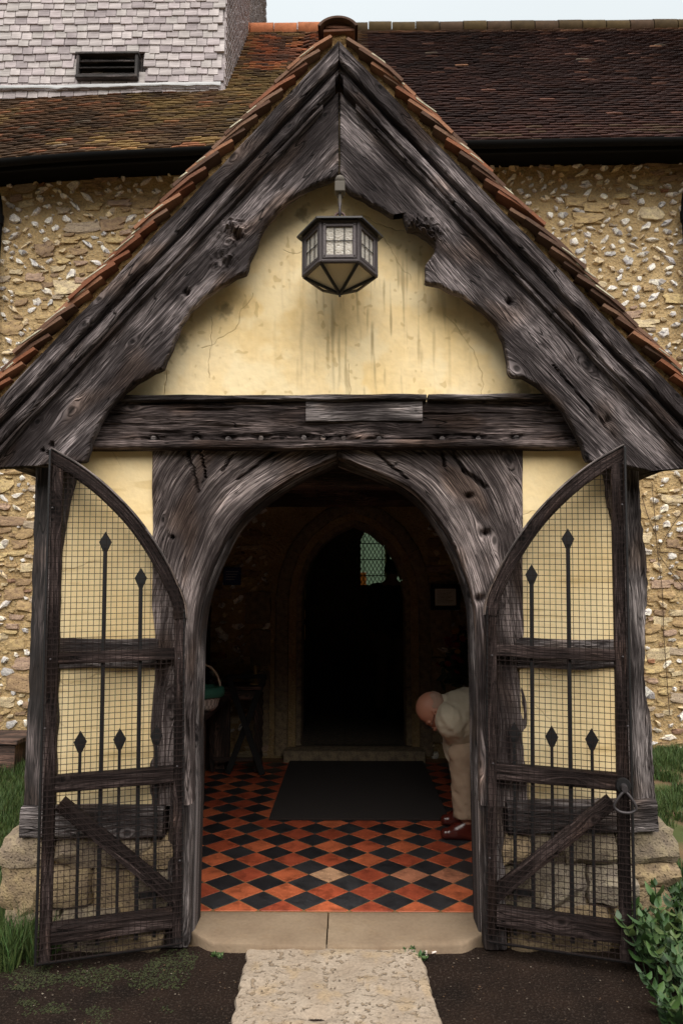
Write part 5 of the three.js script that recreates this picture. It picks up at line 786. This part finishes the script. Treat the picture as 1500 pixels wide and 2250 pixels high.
function person(label, spec) {
  const P = thing('person', label, 'person');
  const J = spec.joints, limb = (list, k = 0.04, h = 0.012, fold, clip) => flesh(list, h, k, fold, clip);
  const headM = new THREE.Matrix4().compose(V(...J.head), new THREE.Quaternion().setFromEuler(new THREE.Euler(...spec.headTurn, 'YXZ')), V(spec.hs || 1.06, spec.hs || 1.06, spec.hs || 1.06));
  const hd = headGeo(); hd.applyMatrix4(headM);
  const hands = ['L', 'R'].map((q) => { const g = handGeo(spec.curl); if (q === spec.mirror) { const p = g.attributes.position; for (let i = 0; i < p.count; i++) p.setX(i, -p.getX(i)); g.index.array.reverse(); g.computeVertexNormals(); } const e = J['elbow' + q], w = J['wrist' + q]; g.applyQuaternion(new THREE.Quaternion().setFromUnitVectors(V(0, -1, 0), V(w[0] - e[0], w[1] - e[1], w[2] - e[2]).normalize())); g.translate(...w); return g; });
  const bodyB = [[J.pelvis, J.chest, 0.10, 0.11], [J.chest, J.neck, 0.11, 0.055], [J.neck, J.head, 0.055, 0.05]];
  for (const q of ['L', 'R']) bodyB.push([J.neck, J['sh' + q], 0.06, 0.05], [J['sh' + q], J['elbow' + q], 0.046, 0.036], [J['elbow' + q], J['wrist' + q], 0.038, 0.026], [J.pelvis, J['hip' + q], 0.09, 0.08], [J['hip' + q], J['knee' + q], 0.075, 0.052], [J['knee' + q], J['ankle' + q], 0.05, 0.035], [J['ankle' + q], J['toe' + q], 0.03, 0.022]);
  const trunk = limb(bodyB, 0.04); part(P, 'body', merge([trunk, hd, ...hands]), skin);
  const fold = (x, y, z) => 0.009 * n2(x * 16 + y * 9, y * 11 + z * 14, 0, 0, 9) + 0.008 * Math.abs(n2(x * 7 + y * 22, y * 9 - x * 16 + z * 6, 0, 0, 19)) + 0.003 * n2(x * 34, y * 30 + z * 30);
  const topB = [[J.pelvis, J.waist, 0.135, 0.145], [J.waist, J.chest, 0.145, spec.chestR || 0.148], [J.chest, J.neckBase, 0.14, 0.075]]; for (const q of ['L', 'R']) topB.push([J.chest, J['sh' + q], 0.10, 0.078], [J['sh' + q], J['elbow' + q], 0.07, 0.055], ...(spec.longSleeve ? [[J['elbow' + q], J['wrist' + q], 0.055, 0.042]] : [])); const sh = part(P, spec.topName, limb(topB, 0.11, 0.010, fold), spec.top);
  if (spec.collar) part(sh, 'collar', flesh([[J.neckBase, spec.collar, 0.072, 0.064]], 0.008, 0.02), spec.top);
  const legB = []; for (const q of ['L', 'R']) legB.push([J.pelvis, J['hip' + q], 0.12, 0.115, 0.06], [J['hip' + q], J['knee' + q], 0.105, 0.08, 0.03], [J['knee' + q], J['hem' + q], 0.08, 0.082, 0.03]); part(P, 'trousers', limb(legB, 0.03, 0.010, fold, spec.hemY), spec.legs);
  for (const q of ['L', 'R']) { const a = J['ankle' + q], t = J['toe' + q], hl = [a[0] - (t[0] - a[0]) * 0.3, t[1], a[2] - (t[2] - a[2]) * 0.3], mid = [mix(a[0], t[0], 0.5), t[1] + 0.02, mix(a[2], t[2], 0.5)]; part(P, 'shoe', flesh([[hl, t, 0.036, 0.034], [hl, mid, 0.04, 0.038], [a, mid, 0.042, 0.036]], 0.006, 0.03), spec.shoe); if (spec.sock) part(P, 'sock', flesh([[J['hem' + q], a, 0.04, 0.04]], 0.008, 0.02), spec.sock); }
  return { P, headM };
}
{
  // seated man, bent forward over his knees, facing left; he sits on the right-hand bench
  const z = -1.42, J = { pelvis: [1.12, 0.565, z], waist: [1.03, 0.67, z], chest: [0.85, 0.735, z], neckBase: [0.72, 0.785, z], neck: [0.70, 0.785, z], head: [0.606, 0.765, z + 0.01],
    shL: [0.70, 0.72, z + 0.15], shR: [0.72, 0.735, z - 0.16], elbowL: [0.79, 0.52, z + 0.02], elbowR: [0.77, 0.50, z - 0.04], wristL: [0.815, 0.30, z - 0.01], wristR: [0.80, 0.29, z - 0.06],
    hipL: [1.08, 0.545, z + 0.09], hipR: [1.08, 0.545, z - 0.09], kneeL: [0.765, 0.515, z + 0.11], kneeR: [0.79, 0.51, z - 0.13], ankleL: [0.795, 0.10, z + 0.12], ankleR: [0.83, 0.10, z - 0.14], hemL: [0.785, 0.09, z + 0.12], hemR: [0.83, 0.09, z - 0.14], toeL: [0.655, 0.036, z + 0.12], toeR: [0.69, 0.036, z - 0.15] };
  const cloth = tex(256, 256, (u, v) => { const k = 0.92 + 0.12 * n2(u * 60, v * 60, 60, 60, 131); return [k, k, k, 0.5 + 0.4 * n2(u * 60, v * 60, 60, 60, 131)]; }, 0.12, 0.12);
  const { P, headM } = person('man in beige shirt and trousers bent forward on the right-hand bench', { joints: J, headTurn: [1.3, -Math.PI / 2, 0], curl: 0.5, mirror: 'R', longSleeve: true, hemY: 0.135, chestR: 0.168, topName: 'shirt', collar: [0.675, 0.805, z],
    top: mat({ map: cloth.map, bumpMap: cloth.bump, bumpScale: 0.001, color: lin(0.48, 0.41, 0.31), roughness: 0.95 }), legs: mat({ map: cloth.map, bumpMap: cloth.bump, bumpScale: 0.001, color: lin(0.34, 0.24, 0.165), roughness: 0.95 }), shoe: mat({ color: lin(0.07, 0.012, 0.008), roughness: 0.25 }), sock: mat({ color: lin(0.22, 0.01, 0.05), roughness: 0.9 }) });
  // glasses and thin grey hair follow the head
  const gs = []; for (const s of [-1, 1]) { const t = new THREE.TorusGeometry(0.021, 0.0018, 6, 20); t.scale(1.1, 0.8, 1); t.translate(s * 0.032, -0.004, 0.102); gs.push(t.toNonIndexed(), bar(V(s * 0.055, 0, 0.1), V(s * 0.084, 0.004, -0.01), 0.002, 6)); } gs.push(bar(V(-0.01, 0, 0.104), V(0.01, 0, 0.104), 0.002, 6)); const q = merge(gs); q.applyMatrix4(headM); part(P, 'glasses', q, nearBlack);
  const hair = nets((x, y, zz) => Math.max(ell(x, y, zz, [0, 0.012, -0.016], [0.079, 0.085, 0.097]) + 0.003 * n2(x * 90, y * 90 + zz * 60), y - 0.02 - 0.03 * n2(zz * 40, x * 40) + 0.3 * zz, -(ell(x, y, zz, [0, 0.03, 0.05], [0.2, 0.2, 0.075])), -y - 0.07), [-0.1, -0.1, -0.13], [0.1, 0.06, 0.1], 0.004); hair.applyMatrix4(headM); part(P, 'hair', hair, mat({ color: lin(0.30, 0.19, 0.14), roughness: 0.9 }), 'short grey fringe of hair');
}
{
  // someone standing inside the church with their back to the porch
  const x = 0.56, z = -5.15, f = 0.12, J = { pelvis: [x, f + 0.93, z], waist: [x, f + 1.08, z], chest: [x, f + 1.32, z], neckBase: [x, f + 1.50, z], neck: [x, f + 1.55, z], head: [x + 0.01, f + 1.70, z - 0.02],
    shL: [x - 0.19, f + 1.45, z], shR: [x + 0.19, f + 1.45, z], elbowL: [x - 0.25, f + 1.16, z - 0.02], elbowR: [x + 0.25, f + 1.16, z - 0.03], wristL: [x - 0.20, f + 0.98, z - 0.18], wristR: [x + 0.18, f + 0.98, z - 0.2],
    hipL: [x - 0.09, f + 0.90, z], hipR: [x + 0.09, f + 0.90, z], kneeL: [x - 0.11, f + 0.48, z - 0.02], kneeR: [x + 0.09, f + 0.48, z - 0.01], ankleL: [x - 0.13, f + 0.09, z + 0.02], ankleR: [x + 0.09, f + 0.09, z], hemL: [x - 0.13, f + 0.14, z + 0.02], hemR: [x + 0.09, f + 0.14, z], toeL: [x - 0.18, f + 0.036, z - 0.12], toeR: [x + 0.11, f + 0.036, z - 0.15] };
  const { P, headM } = person('person in dark jacket and brown trousers standing inside the inner doorway, back turned', { joints: J, headTurn: [0, Math.PI, 0], curl: 0.4, mirror: 'R', longSleeve: true, topName: 'jacket', hemY: 0.2, top: mat({ color: lin(0.035, 0.028, 0.026), roughness: 0.95 }), legs: mat({ color: lin(0.12, 0.085, 0.065), roughness: 0.95 }), shoe: nearBlack });
  const hair = nets((a, b, c) => Math.max(ell(a, b, c, [0, 0.026, -0.016], [0.083, 0.098, 0.104]) + 0.004 * n2(a * 70, b * 70 + c * 50), -(ell(a, b, c, [0, -0.03, 0.09], [0.2, 0.1, 0.075])), -b - 0.085), [-0.1, -0.1, -0.14], [0.1, 0.14, 0.12], 0.004); hair.applyMatrix4(headM); part(P, 'hair', hair, mat({ color: lin(0.02, 0.016, 0.014), roughness: 0.8 }));
}

// ================================================================ OUTSIDE THINGS: slab, cord, chest, plants
{
  // worn paving slab in front of the threshold
  const L = [[-0.397, 0.047], [-0.392, -0.08], [-0.388, -0.29], [-0.378, -0.53], [-0.37, -0.9], [-0.36, -1.0]], Rr = [[0.305, 0.045], [0.35, 0.0], [0.372, -0.10], [0.377, -0.3], [0.39, -0.53], [0.40, -0.9], [0.40, -1.0]];
  const a = resample(L, 60).map(([x, y], i) => [x + 0.008 * n2(i * 0.3, 2), y]), b = resample(Rr, 60).map(([x, y], i) => [x + 0.012 * n2(i * 0.28, 9), y]);
  b[0][1] = a[0][1] = 0.045; const g = loft(a, b, 44, 0, 0.10, { r: 0.02, rough: 1.2, uv: (x, y) => [x, y], disp: (x, y) => 0.012 * fbm(x * 6, y * 6, 4, 0, 0, 44) - 0.018 * Math.exp(-(((x + 0.07) / 0.07) ** 2) - (((y + 0.505) / 0.022) ** 2)) - 0.012 * sst(0.02, 0.06, y) + (Math.abs(x) < 0.4 ? 0.0 : 0) });
  g.rotateX(-Math.PI / 2); const s = single('paving_slab', g, paving, 'worn pale stone slab set in the tarmac before the threshold', 'slab'); s.position.y = -0.028;
  const c = single('curled_cord', tube([[0.385, -0.035, 0.0], [0.39, -0.033, -0.035], [0.405, -0.032, -0.06], [0.432, -0.033, -0.055], [0.43, -0.035, -0.03], [0.412, -0.036, -0.02]], 0.0045, 40, 6), mat({ color: lin(0.75, 0.62, 0.56), roughness: 0.8 }), 'short curled white cord lying on the tarmac', 'cord'); c.position.set(0.0, -0.002, 0.045);
  const bxq = thing('wooden_box', 'old brown wooden box on the grass at the left edge', 'box'); bxq.position.set(-3.05, gy(-3.05, -3.0) - 0.02, -2.85); part(bxq, 'body', bx(0.72, 0.24, 0.42, 0, 0.12, 0, 'x', 0.008), oakBrown); part(bxq, 'lid', bx(0.77, 0.04, 0.46, 0, 0.262, 0, 'x', 0.008), oakBrown);
}
{ // dry stems of a dead creeper fixed to the wall
  const c = thing('dead_creeper', 'thin dry stems of a dead creeper on the wall right of the porch', 'creeper'), zw = WZ + 0.03; const X = (u) => 0.053 + (u - 766) / 1540 * 6.79, Y = (v) => 1.5 + (1312 - v) / 1540 * 6.82;
  for (const l of [[[1436, 1060], [1438, 1130], [1440, 1215], [1446, 1300], [1444, 1400], [1447, 1560]], [[1405, 1212], [1440, 1215], [1500, 1216], [1560, 1210]], [[1440, 1215], [1470, 1262], [1510, 1310], [1560, 1350]], [[1444, 1208], [1470, 1165], [1500, 1125], [1540, 1080]], [[1412, 1090], [1425, 1140], [1440, 1180]]]) part(c, 'stem', tube(l.map(([u, v]) => [X(u), Y(v) * 1.0, zw + rr(-0.004, 0.006)]), 0.0035, 40, 5), mat({ color: lin(0.06, 0.035, 0.02), roughness: 0.9 }));
}
const leafShape = (w, l, fold = 0.3, curl = 0.25) => { const ns = 4, pos = [], idx = [], uv = []; for (let i = 0; i <= ns; i++) { const t = i / ns, hw = w / 2 * Math.sin(Math.PI * Math.pow(t * 0.92 + 0.04, 0.75)), y = l * t, zz = -curl * l * t * t; pos.push(-hw, y, zz + hw * fold, 0, y, zz, hw, y, zz + hw * fold); uv.push(0, t, 0.5, t, 1, t); } for (let i = 0; i < ns; i++) { const a = i * 3; idx.push(a, a + 1, a + 3, a + 1, a + 4, a + 3, a + 1, a + 2, a + 4, a + 2, a + 5, a + 4); } const g = new THREE.BufferGeometry(); g.setAttribute('position', new THREE.Float32BufferAttribute(pos, 3)); g.setAttribute('uv', new THREE.Float32BufferAttribute(uv, 2)); g.setIndex(idx); g.computeVertexNormals(); return g; };
const leafMat = (r, g, b) => new THREE.MeshPhysicalMaterial({ color: lin(r, g, b), roughness: 0.55, transmission: 0.25, thickness: 0, side: THREE.DoubleSide });
const leafMats = [[.05, .115, .026], [.038, .09, .022], [.075, .145, .032], [.03, .07, .02], [.10, .15, .04]].map((c) => leafMat(...c));
// low leafy plant: stems from the ground, leaves in pairs
function leafyPlant(name, label, x, z, R, H, n, seed, wl = [0.04, 0.055]) {
  const q = mulberry(seed), U = (a, b) => a + (b - a) * q(), t = thing(name, label, 'plant'); t.position.set(x, gy(x, z) - 0.01, z);
  const shapes = [0, 1, 2, 3].map(() => leafShape(U(wl[0] * 0.75, wl[0] * 1.15), U(wl[1] * 0.8, wl[1] * 1.25), U(0.15, 0.45), U(0.1, 0.4))), stems = [], leaves = [];
  for (let i = 0; i < n; i++) {
    const a = U(0, 6.283), r0 = Math.sqrt(q()) * R * 0.75, bx0 = Math.cos(a) * r0, bz0 = Math.sin(a) * r0, h = H * (1 - 0.55 * (r0 / R) ** 2) * U(0.55, 1.05), lean = U(0.05, 0.35) * R, a2 = a + U(-0.9, 0.9);
    const P = (s) => V(bx0 + Math.cos(a2) * lean * s * s, h * s, bz0 + Math.sin(a2) * lean * s * s);
    stems.push(new THREE.TubeGeometry(new THREE.CatmullRomCurve3([P(0), P(0.35), P(0.7), P(1)]), 6, 0.0028, 4).toNonIndexed());
    const m = Math.round(U(5, 9)); for (let k = 1; k <= m; k++) { const s = 0.25 + 0.75 * k / m; for (const sd of [0, Math.PI]) { const o = new THREE.Object3D(); o.rotation.order = 'YXZ'; o.position.copy(P(s)); o.rotation.set(U(0.7, 1.5), k * 1.57 + sd + U(-0.5, 0.5) + a, U(-0.3, 0.3)); const sc = U(0.7, 1.15) * (k === m ? 0.6 : 1); o.scale.setScalar(sc); o.updateMatrix(); leaves.push(o); } }
  }
  part(t, 'stem', merge(stems), leafMats[3]);
  leaves.sort((p, r) => (r.position.z + r.position.y * 1.2) - (p.position.z + p.position.y * 1.2));
  const rest = [[], [], [], [], []]; leaves.forEach((o, i) => { const g = shapes[Math.floor(q() * 4)], mi = Math.floor(q() * 5); if (i < 300) { const m = part(t, 'leaf', g, leafMats[mi]); m.position.copy(o.position); m.rotation.copy(o.rotation); m.scale.copy(o.scale); } else { const c = g.clone(); c.applyMatrix4(o.matrix); rest[mi].push(c); } });
  rest.forEach((l, i) => { if (l.length) { const m = part(t, 'foliage', merge(l), leafMats[i]); m.userData.kind = 'stuff'; } });
  return t;
}
leafyPlant('leafy_shrub', 'bushy green plant with oval leaves at the foot of the right gate', 1.46, 0.20, 0.30, 0.36, 56, 11, [0.038, 0.055]);
leafyPlant('leafy_shrub', 'low green plant growing against the right corner of the stone plinth', 1.66, -0.12, 0.26, 0.32, 60, 12, [0.036, 0.05]);
leafyPlant('leafy_shrub', 'leafy plant at the bottom right corner in front of the other plants', 1.38, 0.56, 0.26, 0.22, 44, 13, [0.036, 0.052]);
leafyPlant('small_weed', 'tiny bright green weed between slab and threshold', 0.345, 0.03, 0.075, 0.045, 26, 14, [0.014, 0.018]);
leafyPlant('small_weed', 'tiny weed sprouting at the left end of the threshold', -0.52, 0.05, 0.025, 0.03, 7, 15, [0.012, 0.016]);
// grass: uncountable blades
function grass(name, label, areas, blades, hmin, hmax, seed, mats) {
  const q = mulberry(seed), U = (a, b) => a + (b - a) * q(); const bg = (() => { const g = new THREE.BufferGeometry(), w = 0.0028, p = []; const row = (y, ww, z) => [[-ww, y, z], [ww, y, z]]; const R = [row(0, w, 0), row(0.5, w * 0.8, 0.06), [[0, 1, 0.24]]]; p.push(...R[0][0], ...R[0][1], ...R[1][0], ...R[0][1], ...R[1][1], ...R[1][0], ...R[1][0], ...R[1][1], ...R[2][0]); g.setAttribute('position', new THREE.Float32BufferAttribute(p, 3)); g.computeVertexNormals(); return g; })();
  const m = new THREE.InstancedMesh(bg, mats, blades), o = new THREE.Object3D(), c = new THREE.Color(); let n = 0;
  for (let i = 0; i < blades * 4 && n < blades; i++) { const A = areas[Math.floor(q() * areas.length)], x = U(A[0], A[1]), z = U(A[2], A[3]); if (A[4] && fbm(x * 3, z * 3, 3, 0, 0, 55) < A[4]) continue; const h = U(hmin, hmax) * (0.7 + 0.6 * (0.5 + n2(x * 2.5, z * 2.5))); o.position.set(x, gy(x, z) - 0.012, z); o.rotation.set(U(-0.35, 0.35), U(0, 6.28), U(-0.35, 0.35)); o.scale.set(U(0.8, 1.4), h, h * U(0.4, 1.6)); o.updateMatrix(); m.setMatrixAt(n, o.matrix); const k = U(0.6, 1.25), y = U(0.75, 1.3); m.setColorAt(n, c.setRGB(0.05 * k * y, 0.088 * k, 0.018 * k)); n++; }
  m.count = n; m.name = numbered(name); m.userData = { label, category: 'grass', kind: 'stuff' }; scene.add(m);
}
const grassMat = mat({ color: lin(1, 1, 1), roughness: 0.7, side: THREE.DoubleSide });
grass('lawn_grass', 'green lawn grass beside the church wall left of the porch', [[-4.2, -1.5, -3.4, -0.4], [-3.6, -1.55, -3.4, 0.2]], 60000, 0.05, 0.11, 21, grassMat);
grass('lawn_grass', 'patchy green grass and bare soil right of the porch', [[1.5, 4.2, -3.4, -1.6, -0.12], [1.5, 3.4, -3.4, 0.1, 0.02]], 42000, 0.04, 0.10, 22, grassMat);
grass('grass_tuft', 'long grass tuft at the foot of the left gate', [[-1.62, -1.22, -0.22, 0.14], [-1.6, -1.34, -0.1, 0.2]], 2600, 0.08, 0.2, 23, grassMat);
{ // moss creeping over the edge of the tarmac under the left gate
  const q = mulberry(31), U = (a, b) => a + (b - a) * q(), g = boulder(1, 0.5, 1, 0.9, 0.2, 2), n = 5200, m = new THREE.InstancedMesh(g, mat({ color: lin(1, 1, 1), roughness: 1 }), n), o = new THREE.Object3D(), c = new THREE.Color(); let k = 0;
  for (let i = 0; i < 60000 && k < n; i++) { const x = U(-1.75, -0.6), z = U(-0.02, 0.62); const d = fbm(x * 5, z * 7, 4, 0, 0, 66) + 0.42 - 1.15 * Math.abs(z - 0.22 - (x + 1.2) * -0.06) - 0.4 * Math.max(0, x + 0.8); if (d < 0.18 + 0.2 * q()) continue; const s = U(0.003, 0.008); o.position.set(x, -0.046 + U(-0.001, 0.002), z); o.scale.set(s, s * U(0.5, 1.0), s); o.rotation.set(U(-0.3, 0.3), U(0, 6), U(-0.3, 0.3)); o.updateMatrix(); m.setMatrixAt(k, o.matrix); const t = U(0.5, 1.2); m.setColorAt(k, c.setRGB(0.026 * t, 0.030 * t, 0.007 * t)); k++; }
  m.count = k; m.name = 'moss'; m.userData = { label: 'dull green moss on the tarmac below the left gate', category: 'moss', kind: 'stuff' }; scene.add(m);
}
{ // loose grit and leaf crumbs on the tarmac
  const q = mulberry(37), U = (a, b) => a + (b - a) * q(), g = boulder(1, 0.6, 1, 0.6, 0.15, 2), n = 420, m = new THREE.InstancedMesh(g, mat({ color: lin(1, 1, 1), roughness: 0.9 }), n), o = new THREE.Object3D(), c = new THREE.Color();
  for (let k = 0; k < n; k++) { let x = U(-1.5, 1.3), z = U(0.02, 0.75); const s = U(0.0015, 0.006); o.position.set(x, -0.042 + (x > -0.38 && x < 0.38 ? 0.016 : 0), z); o.scale.set(s * U(0.7, 1.6), s * 0.7, s); o.rotation.y = U(0, 6); o.updateMatrix(); m.setMatrixAt(k, o.matrix); const t = q(); c.setRGB(...(t < 0.5 ? [0.10, 0.075, 0.055] : t < 0.85 ? [0.09, 0.05, 0.025] : [0.22, 0.18, 0.14])); m.setColorAt(k, c); }
  m.name = 'grit'; m.userData = { label: 'loose grit and crumbs scattered over the tarmac', category: 'grit', kind: 'stuff' }; scene.add(m);
}
{ // unseen hedge added behind the viewer to keep low sky out of the porch
  const q = mulberry(57), U = (a, b) => a + (b - a) * q(), h = thing('added_hedge', 'unseen dark yew hedge added behind the viewer to darken the porch', 'hedge'); h.position.set(0, -0.1, 11);
  const trunks = []; for (let x = -9; x <= 9; x += 1.5) trunks.push(bar(V(x + U(-0.3, 0.3), 0, 0), V(x + U(-0.3, 0.3), 5.2, 0), 0.12, 7, 0.04)); part(h, 'trunk', merge(trunks), oakBrown);
  const g = (() => { const l = []; for (let i = 0; i < 26; i++) { const c = leafShape(0.05, 0.16, 0.2, 0.3); c.rotateX(U(-1.5, 1.5)); c.rotateY(U(0, 6.28)); c.translate(U(-0.14, 0.14), U(-0.14, 0.14), U(-0.14, 0.14)); l.push(c); } return merge(l); })();
  const n = 9000, m = new THREE.InstancedMesh(g, mat({ color: lin(0.022, 0.045, 0.014), roughness: 0.8, side: THREE.DoubleSide }), n), o = new THREE.Object3D(); for (let i = 0; i < n; i++) { const y = U(0.1, 5.5); o.position.set(U(-10, 10), y + 0.12 * n2(i * 0.7, 3), U(-0.75, 0.75)); o.rotation.set(U(0, 6), U(0, 6), U(0, 6)); o.scale.setScalar(U(0.9, 1.7)); o.updateMatrix(); m.setMatrixAt(i, o.matrix); } m.name = 'foliage'; m.userData.kind = 'stuff'; h.add(m);
}
scene.traverse((o) => { if (o.isMesh) { o.castShadow = true; o.receiveShadow = true; } });
renderer.render(scene, camera);
